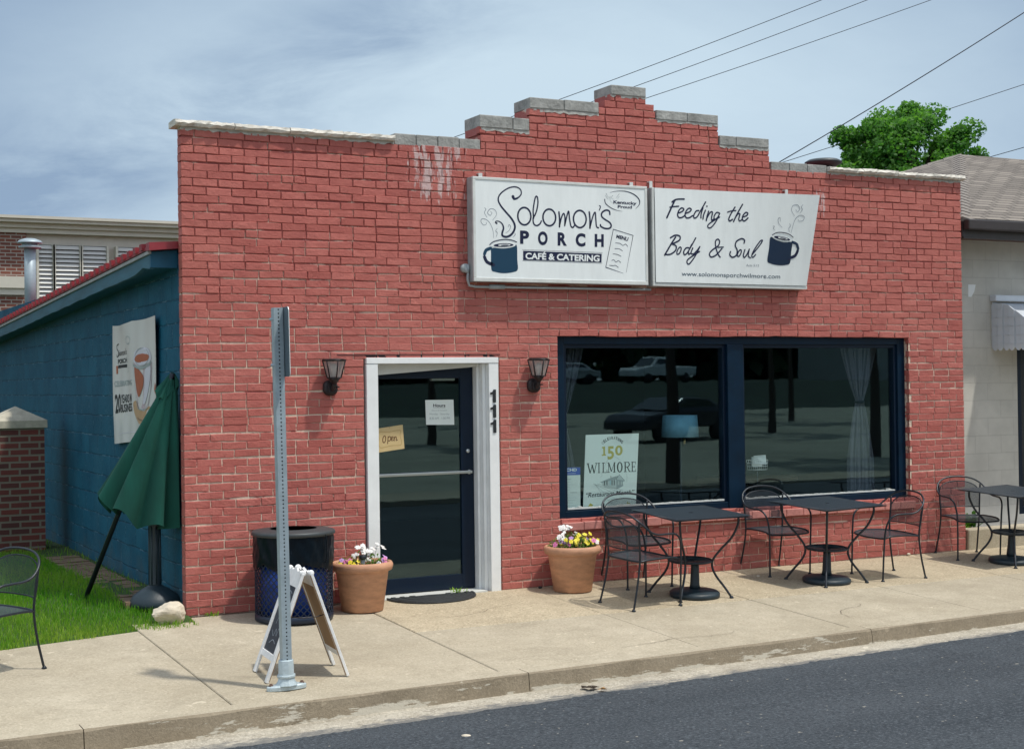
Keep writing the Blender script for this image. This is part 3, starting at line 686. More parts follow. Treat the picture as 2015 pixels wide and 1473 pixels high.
def coping():
    rnd = random.Random(5)
    def stone(x0, x1, z0, z1, y0, y1, m, rough=0.):
        s = MB(); n = max(2, int((x1-x0)/.035)); V = []
        if rough:
            for i in range(n+1):
                x = x0+(x1-x0)*i/n; r = lambda a: rnd.uniform(-a, a)
                V += [(x, y1, z0), (x, y0+.012+r(.004), z0+r(.003)), (x, y0-.004+r(rough), z0+(z1-z0)*.45+r(.006)), (x, y0+.012+r(rough), z1+r(.004)), (x, y0+.07, z1+.004+r(.003)), (x, y1, z1)]
            F = [(i*6+j, i*6+j+1, (i+1)*6+j+1, (i+1)*6+j) for i in range(n) for j in range(5)]+[(i*6+5, i*6, (i+1)*6, (i+1)*6+5) for i in range(n)]+[tuple(range(5, -1, -1)), tuple(n*6+j for j in range(6))]
            s.add(V, F); return s.build('coping', m, CAFE)
        s.box(x0, x1, y0, y1, z0, z1); return s.build('coping', m, CAFE, bevel=.006)
    def row(xs, z0, z1, m, y0=-.02, y1=.31, rough=0.):
        for a, b in zip(xs[:-1], xs[1:]): stone(a+.003, b-.003, z0+rnd.uniform(-.004, .004), z1+rnd.uniform(-.004, .004), y0, y1, m, rough)
    row([-.055, .444, .924, 1.399, 1.886], 3.995, 4.045, M['limestone'], -.05, .17, .010)
    row([6.70, 7.15, 7.627, 8.103, 8.575], 3.995, 4.045, M['limestone'], -.05, .32, .010)
    row([1.89, 2.10, 2.31, 2.52, 2.732], 3.97, 4.068, M['block'], 0, .31)
    row([2.72, 3.06, 3.232], 4.178, 4.29, M['block'], -.012, .31)
    row([3.236, 3.60, 3.976], 4.392, 4.49, M['block'], -.012, .31)
    row([4.11, 4.504], 4.585, 4.677, M['block'], -.012, .31)
    row([4.616, 4.975, 5.342], 4.385, 4.472, M['block'], -.012, .31)
    row([5.356, 5.555, 5.959], 4.186, 4.28, M['block'], -.012, .31)
    row([5.988, 6.22, 6.45, 6.70], 3.965, 4.06, M['block'], 0, .31)
    b = MB()
    for x0, x1, z0, z1 in [(.0, 1.886, 3.98, 3.996), (6.70, 8.54, 3.98, 3.996), (2.735, 3.232, 4.16, 4.179), (3.238, 3.976, 4.375, 4.393), (4.112, 4.504, 4.572, 4.586), (4.614, 5.342, 4.37, 4.386), (5.358, 5.96, 4.17, 4.188)]:
        n = int((x1-x0)/.03)+2; V = []
        for i in range(n):
            x = x0+(x1-x0)*i/(n-1); d = -.004+rnd.uniform(-.003, .003); V += [(x, d, z0-rnd.uniform(0, .02)), (x, d, z1), (x, .098, z1), (x, .098, z0)]
        b.add(V, [(i*4+j, i*4+(j+1) % 4, i*4+4+(j+1) % 4, i*4+4+j) for i in range(n-1) for j in range(4)]+[(3, 2, 1, 0), tuple(n*4-4+j for j in range(4))])
    b.build('bedding_mortar', M['bed'], CAFE)
coping()
def lintels():
    s = MB(); s.box(1.33, 2.90, -.006, .06, 2.1275, 2.1325); s.box(1.58, 2.885, .0, .05, 2.108, 2.1265); s.build('door_lintel', M['darkgap'], CAFE)
    s = MB(); s.box(3.51, 7.755, .004, .06, 2.326, 2.334); s.build('window_lintel', M['darkgap'], CAFE)
lintels()
# ---------------- door
def door():
    f = MB()
    f.box(1.593, 1.700, -.022, .235, .0, 2.05); f.box(2.775, 2.872, -.022, .235, -.02, 2.05); f.box(1.593, 2.872, -.026, .235, 2.052, 2.104)
    f.box(2.742, 2.773, .045, .235, -.01, 2.05); f.box(2.715, 2.740, .11, .235, -.01, 2.05)
    fr = f.build('door_frame', M['white'], CAFE, bevel=.003)
    h = MB(); h.prism([(1.702, 1.952), (2.713, 2.022), (2.713, 2.050), (1.702, 2.050)], .10, .232); h.build('head_trim', M['soffit'], fr)
    t = MB(); t.box(1.70, 2.73, -.03, .25, -.035, .012); t.build('threshold', M['soffit'], fr)
    d = MB(); y0, y1 = .185, .228; xl, xr, zb, zt = 1.703, 2.712, .02, 2.03
    d.box(xl, xl+.018, y0, y1, zb, zt); d.box(xr-.125, xr, y0, y1, zb, zt); d.box(xl+.018, xr-.125, y0, y1, zt-.11, zt); d.box(xl+.018, xr-.125, y0, y1, zb, zb+.13)
    d.box(xl+.018, xr-.125, y0+.004, y1-.004, 1.055, 1.085)
    D = d.build('door', M['navy2'], CAFE, bevel=.003)
    g = MB(); g.box(xl+.018, xr-.125, .204, .210, zb+.13, zt-.11); g.build('pane', M['glass'], D)
    p = MB(); p.box(xl-.002, xr-.03, .150, .175, 1.058, 1.082); p.box(xl+.02, xl+.045, .17, .19, 1.05, 1.09); p.box(xr-.06, xr-.04, .17, .19, 1.05, 1.09); p.build('push_bar', M['silver'], D, bevel=.003)
    l = MB(); l.lathe([(.018, .0), (.018, .012), (.012, .018), (.0, .018)], 16, (xr-.06, .187, 1.26), axis='y'); l.build('lock', M['silver'], D)
    c = MB(); c.box(2.33, 2.56, .24, .29, 1.90, 1.955); c.build('door_closer', M['signframe'], D, bevel=.006)
    for i in range(3):
        zc = 1.752-.136*i; n = MB(); x = 2.788
        n.prism([(x+.022, zc-.055), (x+.052, zc-.055), (x+.052, zc+.062), (x+.030, zc+.062), (x+.018, zc+.040), (x-.004, zc+.034), (x-.004, zc+.018), (x+.022, zc+.020)], -.031, -.0225)
        n.build('house_number', M['blackprint'], CAFE, bevel=.001)
door()
# ---------------- show windows
GY = .125
WINS = [(3.60, 5.455), (5.646, 7.665)]
def windows():
    f = MB(); z0, z1 = .592, 2.332
    f.box(3.503, 3.60, .062, .17, z0, z1); f.box(7.665, 7.762, .062, .17, z0, z1); f.box(3.60, 7.665, .062, .17, 2.225, z1); f.box(5.455, 5.646, .05, .17, z0, 2.225); f.box(3.60, 5.455, .062, .17, z0, .668); f.box(5.646, 7.665, .062, .17, z0, .668)
    F = f.build('window_frame', M['navy'], CAFE, bevel=.004)
    for a, b in WINS:
        w = MB()
        for (x0, x1, q0, q1) in ((a, a+.035, .668, 2.225), (b-.035, b, .668, 2.225), (a+.035, b-.035, 2.19, 2.225), (a+.035, b-.035, .668, .68)): w.box(x0, x1, .085, .16, q0, q1)
        W2 = w.build('window', M['navy2'], CAFE, bevel=.002)
        p = MB(); p.box(a+.03, b-.03, GY, GY+.006, .675, 2.2); p.build('pane', M['glass'], W2)
        st = MB(); n = 60; xs = np.linspace(a+.036, b-.036, n)
        for i in range(n-1): st.box(xs[i], xs[i+1], .088+random.uniform(-.002, .002), .12, .6805, .694+random.uniform(-.003, .004)+(.01 if random.random() < .06 else 0))
        st.build('glazing_strip', M['signframe'], W2)
    s = MB(); n = 20; x0, x1 = 3.52, 7.80; xs = np.linspace(x0, x1, n+1)
    for i in range(n): s.box(xs[i]+.002, xs[i+1]-.002, -.045+random.uniform(-.004, .004), .06, .498+random.uniform(-.004, .004), .573+random.uniform(-.004, .003))
    s.build('window_sill', mat('worn_pink_sill', (.50, .20, .17), .7, noise=.25, nscale=10, bump=.4, bscale=20), CAFE, bevel=.006)
    u = MB(); u.box(3.504, 7.76, .02, .17, .5, .5915); u.build('sill_backing', M['darkgap'], CAFE)
windows()
# ---------------- room behind the glass
def room():
    s = MB(); x0, x1, y0, y1, z0, z1 = .12, 8.42, .305, 6.2, .06, 2.75
    s.add([(x0, y0, z0), (x1, y0, z0), (x1, y1, z0), (x0, y1, z0)], [(0, 1, 2, 3)], 1)
    s.add([(x0, y1, z0), (x1, y1, z0), (x1, y1, z1), (x0, y1, z1)], [(0, 1, 2, 3)]); s.add([(x0, y0, z0), (x0, y1, z0), (x0, y1, z1), (x0, y0, z1)], [(0, 1, 2, 3)])
    s.add([(x1, y0, z0), (x1, y1, z0), (x1, y1, z1), (x1, y0, z1)], [(0, 1, 2, 3)]); s.add([(x0, y0, z1), (x1, y0, z1), (x1, y1, z1), (x0, y1, z1)], [(0, 1, 2, 3)])
    for a, b, q0, q1 in ((x0, 1.575, z0, z1), (2.895, 3.5, z0, z1), (1.575, 2.895, 2.13, z1), (3.5, 7.76, z0, .59), (3.5, 7.76, 2.34, z1), (7.76, x1, z0, z1)): s.add([(a, y0, q0), (b, y0, q0), (b, y0, q1), (a, y0, q1)], [(0, 1, 2, 3)])
    s.box(3.51, 7.715, .172, .42, .60, .64)
    s.build('interior', [M['roomwall'], M['roomfloor']], CAFE)
room()
# ---------------- blue side wall, roof
def sidewall():
    s = MB(); s.box(.02, .11, .104, 14.5, -.3, 2.98); s.box(.11, BW-.02, 14.2, 14.5, -.3, 2.7); s.box(BW-.10, BW-.012, .31, 14.2, -.3, 2.98); s.build('side_wall', M['bluewall'], CAFE)
    def zt(y): return 3.005-.0355*(y-.24)
    xo = -.20; ys = [.24, 14.7]
    r = MB(); n = 97
    xw = BW-.01
    r.add([(xo-.03, .13, zt(.13)+.018), (xw, .13, zt(.13)+.46), (xw, 14.8, zt(14.8)+.46), (xo-.03, 14.8, zt(14.8)+.018), (xo-.03, .13, zt(.13)-.006), (xw, .13, zt(.13)+.43), (xw, 14.8, zt(14.8)+.43), (xo-.03, 14.8, zt(14.8)-.006)], [(0, 1, 2, 3), (7, 6, 5, 4), (0, 4, 5, 1), (1, 5, 6, 2), (2, 6, 7, 3), (3, 7, 4, 0)])
    for i in range(64):                                             # ribs run up the slope, ends showing at the eave
        y = .36+i*.226
        a = np.array((xo-.05, y, zt(y)+.03)); b = np.array((1.6, y, zt(y)+.03+.092))
        r.bar(a, b, .085, .052)
    r.build('roof', M['redmetal'], CAFE)
    t = MB(); t.add([(xo-.036, .118, zt(.12)-.02), (.03, .118, zt(.12)+.004), (.03, .118, zt(.12)+.062), (xo-.036, .118, zt(.12)+.045), (xo-.036, .23, zt(.12)-.02), (.03, .23, zt(.12)+.004), (.03, .23, zt(.12)+.062), (xo-.036, .23, zt(.12)+.045)], [(0, 1, 2, 3), (7, 6, 5, 4), (0, 4, 5, 1), (1, 5, 6, 2), (2, 6, 7, 3), (3, 7, 4, 0)]); t.build('rake_trim', M['redmetal'], CAFE)
    g = MB(); g.hexa([(xo-.022, .20, zt(.2)-.04), (xo, .20, zt(.2)-.04), (xo, 14.7, zt(14.7)-.04), (xo-.022, 14.7, zt(14.7)-.04), (xo-.022, .20, zt(.2)-.012), (xo, .20, zt(.2)-.012), (xo, 14.7, zt(14.7)-.012), (xo-.022, 14.7, zt(14.7)-.012)]); g.build('drip_edge', M['dripedge'], CAFE)
    f = MB(); n = 60; Y = np.linspace(.24, 14.7, n+1); V = []
    for y in Y:
        e = random.uniform(-.004, .006)+(.03 if .3 < y < .55 else 0); V += [(xo-.004, y, zt(y)-.155+e), (xo-.004, y, zt(y)-.042), (xo+.03, y, zt(y)-.042), (xo+.03, y, zt(y)-.155+e)]
    f.add(V, [(i*4+j, i*4+(j+1) % 4, i*4+4+(j+1) % 4, i*4+4+j) for i in range(n) for j in range(4)]+[(3, 2, 1, 0), tuple(n*4+j for j in range(4))]); f.build('fascia', M['bluefascia'], CAFE)
    q = MB(); q.hexa([(xo+.031, .24, zt(.24)-.135), (.019, .24, zt(.24)-.135), (.019, 14.6, zt(14.6)-.135), (xo+.031, 14.6, zt(14.6)-.135), (xo+.031, .24, zt(.24)-.115), (.019, .24, zt(.24)-.115), (.019, 14.6, zt(14.6)-.115), (xo+.031, 14.6, zt(14.6)-.115)])
    q.hexa([(xo-.004, .205, zt(.2)-.15), (.018, .205, zt(.2)-.15), (.018, .238, zt(.2)-.15), (xo-.004, .238, zt(.2)-.15), (xo-.004, .205, zt(.2)-.022), (.018, .205, zt(.2)-.0), (.018, .238, zt(.2)-.0), (xo-.004, .238, zt(.2)-.022)]); q.build('eave_boxing', M['blueboard'], CAFE)
    v = MB(); c = WP(60, 600, 8.6); x, y = c[0], 8.6; z1 = WP(60, 482, 8.6)[2]
    v.lathe([(.075, z1-1.0), (.075, z1-.03)], 20, (x, y, 0)); v.lathe([(.145, z1-.045), (.15, z1-.03), (.145, z1-.02)], 24, (x, y, 0))
    v.lathe([(.10, z1-.02), (.10, z1+.02)], 20, (x, y, 0)); v.lathe([(.165, z1+.022), (.165, z1+.032), (.14, z1+.06), (.07, z1+.085), (0, z1+.09)], 24, (x, y, 0)); v.build('vent_pipe', M['galv'], CAFE)
    w = MB(); c = WP(1620, 318, 1.6); z = c[2]
    w.lathe([(.11, z-.55), (.11, z-.05)], 20, (c[0], 1.6, 0)); w.lathe([(.15, z-.06), (.215, z-.02), (.215, z-.005), (.17, z+.02), (.0, z+.03)], 28, (c[0], 1.6, 0)); w.build('roof_vent', M['lid'], CAFE)
sidewall()

# ================================================================== SIGNS
def mug(I, sgn, body, rimarc, rimw, ec, er, erot, h1, h2, hw, mi=2):
    I.poly(body, mi, 0, True, 4); I.ell(ec, er[0]*1.22, er[1]*1.7, 0, 1, erot); I.ell(ec, er[0], er[1], 1, 2, erot); I.ell((ec[0]+8, ec[1]), er[0]*.62, er[1]*.55, 0, 3, erot); I.ell((ec[0]+12, ec[1]+2), er[0]*.4, er[1]*.3, 1, 4, erot)
    I.stroke(rimarc, rimw, 1, k=1); I.stroke(h1, hw, mi, k=0); I.stroke(h2, hw, 1, k=0)
def sign_one():
    T = thing('wall_sign', 'white cafe sign with tall looping lettering, blue mug and menu drawing', 'sign', (3.5, -.06, 3.25), group='twin signs over the shop front')
    x0, x1, z0, z1, yf = 2.586, 4.424, 2.778, 3.712, -.125
    L = Vector((3.5, -.06, 3.25))
    s = MB(); s.box(x0-L.x, x1-L.x, -.105-L.y, .003-L.y-.005, z0-L.z, z1-L.z); s.build('cabinet', M['signside'], T, bevel=.004)
    b = .026; f = MB()
    for a in ((x0, x1, z1-b, z1), (x0, x1, z0, z0+b+.01), (x0, x0+b, z0+b+.01, z1-b), (x1-b, x1, z0+b+.01, z1-b)): f.box(a[0]-L.x, a[1]-L.x, yf-.004-L.y, -.1055-L.y, a[2]-L.z, a[3]-L.z)
    f.build('frame', M['signframe'], T, bevel=.004)
    p = MB(); p.box(x0+b-L.x, x1-b-L.x, yf+.002-L.y, -.1055-L.y, z0+b+.01-L.z, z1-b-L.z)
    def fn(u, v):
        q = WP(920+u/5.597, 340+v/5.597, yf+.002); return (q[0]-L.x, q[1]-L.y, q[2]-L.z)
    I = Ink(p, fn, (0, -1, 0)); w = .0165
    I.stroke([(500, 262), (515, 287), (555, 275), (590, 235), (582, 185), (535, 157), (470, 162), (405, 195), (352, 245), (338, 300), (365, 362), (420, 430), (480, 500), (515, 560), (520, 612), (495, 665), (455, 698), (415, 705), (383, 690), (383, 655), (395, 615), (390, 580), (370, 550), (340, 533), (315, 533), (308, 548), (322, 556)], [.03, .013, .012, .012, .014, .017, .02, .02, .02, .018, .012, .008, .016], 1)
    I.ell((625, 478), 72, 96, 1, 0, -.05, w); I.ell((900, 492), 70, 92, 1, 0, -.05, w); I.ell((1236, 509), 70, 95, 1, 0, -.05, w)
    I.stroke([(728, 500), (722, 420), (735, 320), (750, 265), (768, 268), (775, 330), (762, 410), (742, 465), (722, 500), (728, 560), (762, 582), (797, 562), (812, 530)], w*.85, 1)
    I.stroke([(1006, 432), (1014, 520), (1012, 595)], w, 1); I.stroke([(1012, 585), (1035, 490), (1058, 448), (1072, 490), (1070, 583)], w*.85, 1); I.stroke([(1072, 570), (1098, 460), (1114, 425), (1122, 500), (1138, 585), (1160, 602), (1180, 575)], w*.85, 1)
    I.stroke([(1340, 432), (1348, 520), (1348, 610)], w, 1); I.stroke([(1350, 595), (1380, 480), (1405, 436), (1412, 510), (1420, 590), (1442, 606)], w*.85, 1)
    I.stroke([(1452, 362), (1464, 375), (1450, 412)], w*.6, 1)
    I.stroke([(1567, 460), (1560, 422), (1522, 412), (1480, 440), (1478, 482), (1515, 515), (1565, 548), (1582, 585), (1560, 612), (1510, 612), (1468, 590), (1464, 572)], w*.95, 1)
    for ch, q in (('P', (578, 637, 678, 780, 8)), ('O', (775, 645, 882, 795, 6)), ('R', (992, 657, 1094, 800, 6)), ('C', (1190, 665, 1298, 810, 6)), ('H', (1400, 675, 1500, 815, 4))):
        I.text(ch, [(q[0], q[1]-2), (q[2], q[1]+2), (q[2], q[3]+q[4]-2), (q[0], q[3]+2)], 1, bold=.045)
    I.stroke([(603, 846), (1486, 880), (1482, 996), (606, 968)], .0025, 1, True, sm=False); I.poly([(612, 858), (1477, 892), (1475, 988), (612, 961)], 1)
    I.text('CAFÉ & CATERING', [(637, 862), (1455, 890), (1452, 980), (637, 951)], 0, 1, bold=.035)
    mug(I, 1, [(262, 838), (258, 900), (262, 1060), (300, 1090), (400, 1106), (510, 1092), (553, 1062), (548, 960), (540, 795), (480, 822), (390, 833), (310, 826)], [(243, 792), (290, 757), (390, 735), (480, 740), (540, 762)], .008, (395, 797), (110, 20), -.03, [(255, 830), (205, 852), (186, 895)], [(186, 925), (215, 982), (288, 1014)], .030)
    for st in ([(285, 718), (280, 640), (250, 560), (205, 515), (158, 508), (148, 540), (178, 576), (208, 562), (203, 542)], [(215, 492), (186, 440), (202, 402), (186, 385)], [(275, 522), (318, 462), (300, 408), (250, 398), (220, 440), (248, 470), (268, 442), (252, 428)], [(315, 705), (327, 662), (310, 640), (327, 612)], [(422, 662), (460, 632), (472, 590), (455, 570), (448, 600)], [(500, 708), (525, 682), (518, 664)]):
        I.stroke(st, [.003, .006, .003], 3)
    I.stroke([(1605, 622), (1822, 690)], .006, 1, sm=False); I.stroke([(1605, 622), (1522, 1040)], .006, 1, sm=False); I.stroke([(1823, 690), (1746, 1098)], [.006, .002], 1, sm=False); I.stroke([(1522, 1040), (1715, 1106)], [.008, .002], 1, sm=False)
    I.text('MENU', [(1643, 680), (1775, 712), (1763, 755), (1635, 718)], 1, bold=.04)
    for st in ([(1630, 772), (1680, 778), (1710, 800), (1740, 785), (1763, 812)], [(1622, 835), (1670, 838), (1706, 860)], [(1602, 892), (1650, 900), (1690, 920)], [(1588, 965), (1610, 958), (1635, 982), (1660, 968), (1687, 988)], [(1563, 1018), (1600, 1022), (1630, 1020), (1660, 1042)]): I.stroke(st, .005, 1)
    I.stroke([(1570, 218), (1640, 203), (1740, 205), (1830, 238), (1886, 290), (1893, 345), (1850, 400)], [.002, .006, .011, .011, .002], 1); I.stroke([(1510, 292), (1522, 340), (1580, 387), (1640, 412), (1705, 425)], [.009, .008, .001], 1)
    I.text('Kentucky', [(1606, 303), (1862, 320), (1858, 366), (1606, 350)], 1, bold=.03); I.text('Proud', [(1655, 356), (1812, 362), (1810, 396), (1652, 390)], 1, bold=.03)
    for st in ([(1525, 225), (1545, 265), (1570, 275)], [(1520, 250), (1540, 285), (1558, 292)], [(1670, 232), (1645, 265), (1632, 280)], [(1670, 262), (1650, 285)], [(1600, 250), (1585, 270), (1600, 292), (1610, 275)], [(1570, 262), (1572, 310), (1610, 345)]): I.stroke(st, [.005, .003, .001], 4)
    p.build('panel', [M['signwhite'], M['ink'], M['teal'], M['greyink'], M['greyprint']], T)
    for px, py in ((946, 345), (1243, 362)):
        q = WP(px, py, -.05); t = MB(); t.box(q[0]-.018-L.x, q[0]+.018-L.x, -.045-L.y, -.035-L.y, z1+.0005-L.z, z1+.045-L.z); t.box(q[0]-.018-L.x, q[0]+.018-L.x, -.035-L.y, .003-L.y-.004, z1+.038-L.z, z1+.045-L.z); t.build('bracket', M['signframe'], T)
    # conduit along the bottom
    c = MB(); q = lambda a, b: np.array((a-L.x, -.05-L.y, b-L.z))
    c.tube([q(2.57, 2.93), q(2.56, 2.80), q(2.575, 2.745), q(2.64, 2.735), q(4.50, 2.742)], .012, 8); c.tube([q(2.78, 2.737), q(2.93, 2.738)], .022, 10); c.lathe([(.04, 0), (.04, .045), (0, .05)], 14, (2.545-L.x, -.005-L.y, 2.90-L.z), axis='y')
    c.tube([q(2.545, 2.90), q(2.56, 2.86)], .018, 8); c.build('conduit', M['signside'], T)
sign_one()
def sign_two():
    T = thing('wall_sign', 'white sign with slanted handwriting, bent outward at its top corner', 'sign', (5.45, -.06, 3.25), group='twin signs over the shop front')
    L = np.array((5.45, -.06, 3.25)); x0, x1, z0, z1 = 4.478, 6.318, 2.772, 3.708; yb = -.125
    s = MB(); s.box(x0-L[0], x1-L[0], -.105-L[1], -.002-L[1], z0-L[2], z1-L[2]); s.build('cabinet', M['signside'], T, bevel=.004)
    f = MB()
    for a in ((x0, x1, z0, z0+.034), (x0, x0+.024, z0+.034, z1)): f.box(a[0]-L[0], a[1]-L[0], yb-.004-L[1], -.1055-L[1], a[2]-L[2], a[3]-L[2])
    f.build('frame', M['signframe'], T, bevel=.004)
    # face sheet, sprung out of its frame at the upper right
    def off(u, v): return yb-.012-.155*max(0, u)**1.6*max(0, v)**1.0
    def pt(u, v):
        xr = 6.305+.058*v; return np.array((x0+.026+(xr-x0-.026)*u, off(u, v), z0+.036+(z1-.004-z0-.036)*v))-L
    p = MB(); n = 24; V = [pt(i/n, j/n) for j in range(n+1) for i in range(n+1)]; V2 = [v+np.array((0, .004, 0)) for v in V]; F = []
    for j in range(n):
        for i in range(n): a = j*(n+1)+i; F.append((a, a+1, a+n+2, a+n+1))
    p.add(V, F, 0, 0., True); p.add(V2, [tuple(reversed(q)) for q in F], 0)
    rim = [i for i in range(n+1)]+[j*(n+1)+n for j in range(1, n+1)]+[n*(n+1)+i for i in range(n-1, -1, -1)]+[j*(n+1) for j in range(n-1, 0, -1)]
    p.add([V[i] for i in rim]+[V2[i] for i in rim], [(i, (i+1) % len(rim), (i+1) % len(rim)+len(rim), i+len(rim)) for i in range(len(rim))], 0)
    # image of the face in the photograph -> parameters on the sheet
    def fn(px, py):
        q = np.array((1280+px/5.926, 360+py/5.926)); uv = np.array((.5, .5))
        for _ in range(7):
            g = lambda a: PR(pt(a[0], a[1])+L); e = g(uv)-q; h = 1e-3
            J = np.array([(g(uv+(h, 0))-g(uv))/h, (g(uv+(0, h))-g(uv))/h]).T; uv = uv-np.linalg.solve(J, e)
        return pt(uv[0], uv[1])
    I = Ink(p, fn, (0, -1, 0), .002); w = .0165
    S = I.stroke
    S([(190, 405), (235, 305), (285, 198)], w*1.1, 1); S([(250, 222), (300, 192), (393, 188)], w*.9, 1); S([(225, 283), (280, 275), (328, 272)], w*.8, 1)
    for dx, dy in ((0, 0), (87, 3)): S([(322, 352+dy), (370, 332), (388, 305), (360, 292), (328, 325), (315, 372), (332, 403), (365, 402), (402, 378)], w*.85, 1) if dx == 0 else S([(x+dx, y+dy) for x, y in [(322, 352), (370, 332), (388, 305), (360, 292), (328, 325), (315, 372), (332, 403), (365, 402), (402, 378)]], w*.85, 1)
    S([(562, 322), (530, 330), (503, 380), (512, 410), (545, 392), (580, 330), (642, 222)], w*.85, 1); S([(612, 290), (590, 360), (588, 408)], w*.85, 1)
    S([(640, 320), (618, 375), (612, 420)], w*.9, 1); I.ell((657, 272), 9, 9, 1)
    S([(678, 330), (660, 385), (650, 440)], w*.9, 1); S([(656, 412), (695, 345), (722, 342), (712, 400), (715, 437), (742, 415)], w*.85, 1)
    S([(805, 352), (770, 345), (740, 392), (752, 425), (785, 398), (808, 350), (765, 445), (708, 517), (672, 520), (672, 488), (720, 450), (805, 398)], w*.8, 1)
    S([(985, 282), (940, 355), (912, 420), (925, 442), (955, 425)], w*.9, 1); S([(898, 340), (945, 325), (995, 322)], w*.7, 1)
    S([(1073, 250), (1010, 360), (968, 450)], w*.9, 1); S([(975, 430), (1015, 365), (1042, 362), (1028, 420), (1042, 442), (1068, 425)], w*.85, 1)
    S([(1072, 398), (1118, 382), (1135, 355), (1108, 345), (1075, 385), (1072, 425), (1095, 443), (1137, 408)], w*.85, 1)
    S([(292, 630), (235, 720), (165, 840)], w, 1); S([(232, 640), (285, 610), (340, 620), (335, 668), (250, 712)], w*.9, 1); S([(250, 712), (298, 735), (288, 790), (228, 832), (168, 832)], w*.9, 1)
    I.ell((332, 790), 19, 46, 1, 0, .42, w*.8); S([(445, 755), (412, 760), (386, 802), (396, 836), (428, 815), (472, 740), (527, 640)], w*.85, 1); S([(480, 715), (445, 790), (445, 832), (470, 815)], w*.8, 1)
    S([(492, 758), (472, 815), (500, 828), (540, 790), (575, 742)], w*.85, 1); S([(572, 750), (520, 852), (455, 940), (428, 935), (440, 888), (572, 798)], w*.8, 1)
    S([(832, 765), (762, 842), (705, 862), (687, 825), (722, 780), (788, 732), (805, 682), (785, 655), (757, 680), (762, 755), (788, 830), (812, 865)], w*.85, 1); S([(785, 752), (815, 748), (850, 748)], w*.7, 1)
    S([(1090, 702), (1095, 665), (1058, 650), (1002, 682), (988, 732), (1010, 782), (1002, 840), (958, 866), (925, 840), (932, 800)], w*.9, 1)
    I.ell((1036, 818), 17, 42, 1, 0, .42, w*.8); S([(1100, 778), (1082, 842), (1094, 868), (1124, 832), (1152, 772)], w*.85, 1); S([(1150, 775), (1140, 850), (1165, 872)], w*.8, 1); S([(1185, 835), (1270, 730), (1305, 672), (1275, 682), (1205, 785), (1180, 848), (1195, 866), (1225, 835)], w*.8, 1)
    I.text('www.solomonsporchwilmore.com', [(365, 1032), (1512, 1066), (1510, 1132), (362, 1098)], 2); I.text('Acts 5:12', [(1115, 945), (1266, 950), (1264, 976), (1114, 972)], 3)
    mug(I, 2, [(1398, 632), (1382, 760), (1362, 905), (1400, 940), (1490, 960), (1578, 956), (1626, 930), (1640, 800), (1648, 695), (1560, 692), (1470, 668)], [(1418, 608), (1470, 580), (1550, 580), (1620, 602), (1662, 635)], .008, (1530, 645), (96, 20), .2, [(1655, 690), (1703, 712), (1722, 768)], [(1716, 790), (1682, 850), (1605, 880)], .030, 4)
    for st in ([(1640, 580), (1660, 500), (1690, 420), (1740, 378), (1792, 392), (1780, 435), (1735, 445), (1720, 420)], [(1680, 385), (1645, 320), (1660, 265), (1715, 258), (1740, 300), (1715, 335), (1692, 310)], [(1740, 355), (1770, 310), (1758, 280), (1778, 255)], [(1535, 520), (1495, 470), (1488, 420), (1510, 405), (1512, 450)], [(1452, 548), (1432, 530), (1445, 505), (1430, 500)], [(1620, 572), (1612, 530), (1632, 500), (1620, 470)]): S(st, [.003, .006, .003], 3)
    p.build('panel', [M['signwhite'], M['ink'], M['teal'], M['greyink'], mat('dark_navy_vinyl', (.004, .020, .055), .4)], T)
    for px, py in ((1281, 360), (1548, 380)):
        q = WP(px, py, -.05); t = MB(); t.box(q[0]-.016-L[0], q[0]+.016-L[0], -.05-L[1], -.04-L[1], z1+.0005-L[2], z1+.07-L[2]); t.box(q[0]-.016-L[0], q[0]+.016-L[0], -.04-L[1], -.002-L[1], z1+.06-L[2], z1+.07-L[2]); t.build('bracket', M['signframe'], T)
    for x in (4.62, 5.2, 6.1): pass
sign_two()

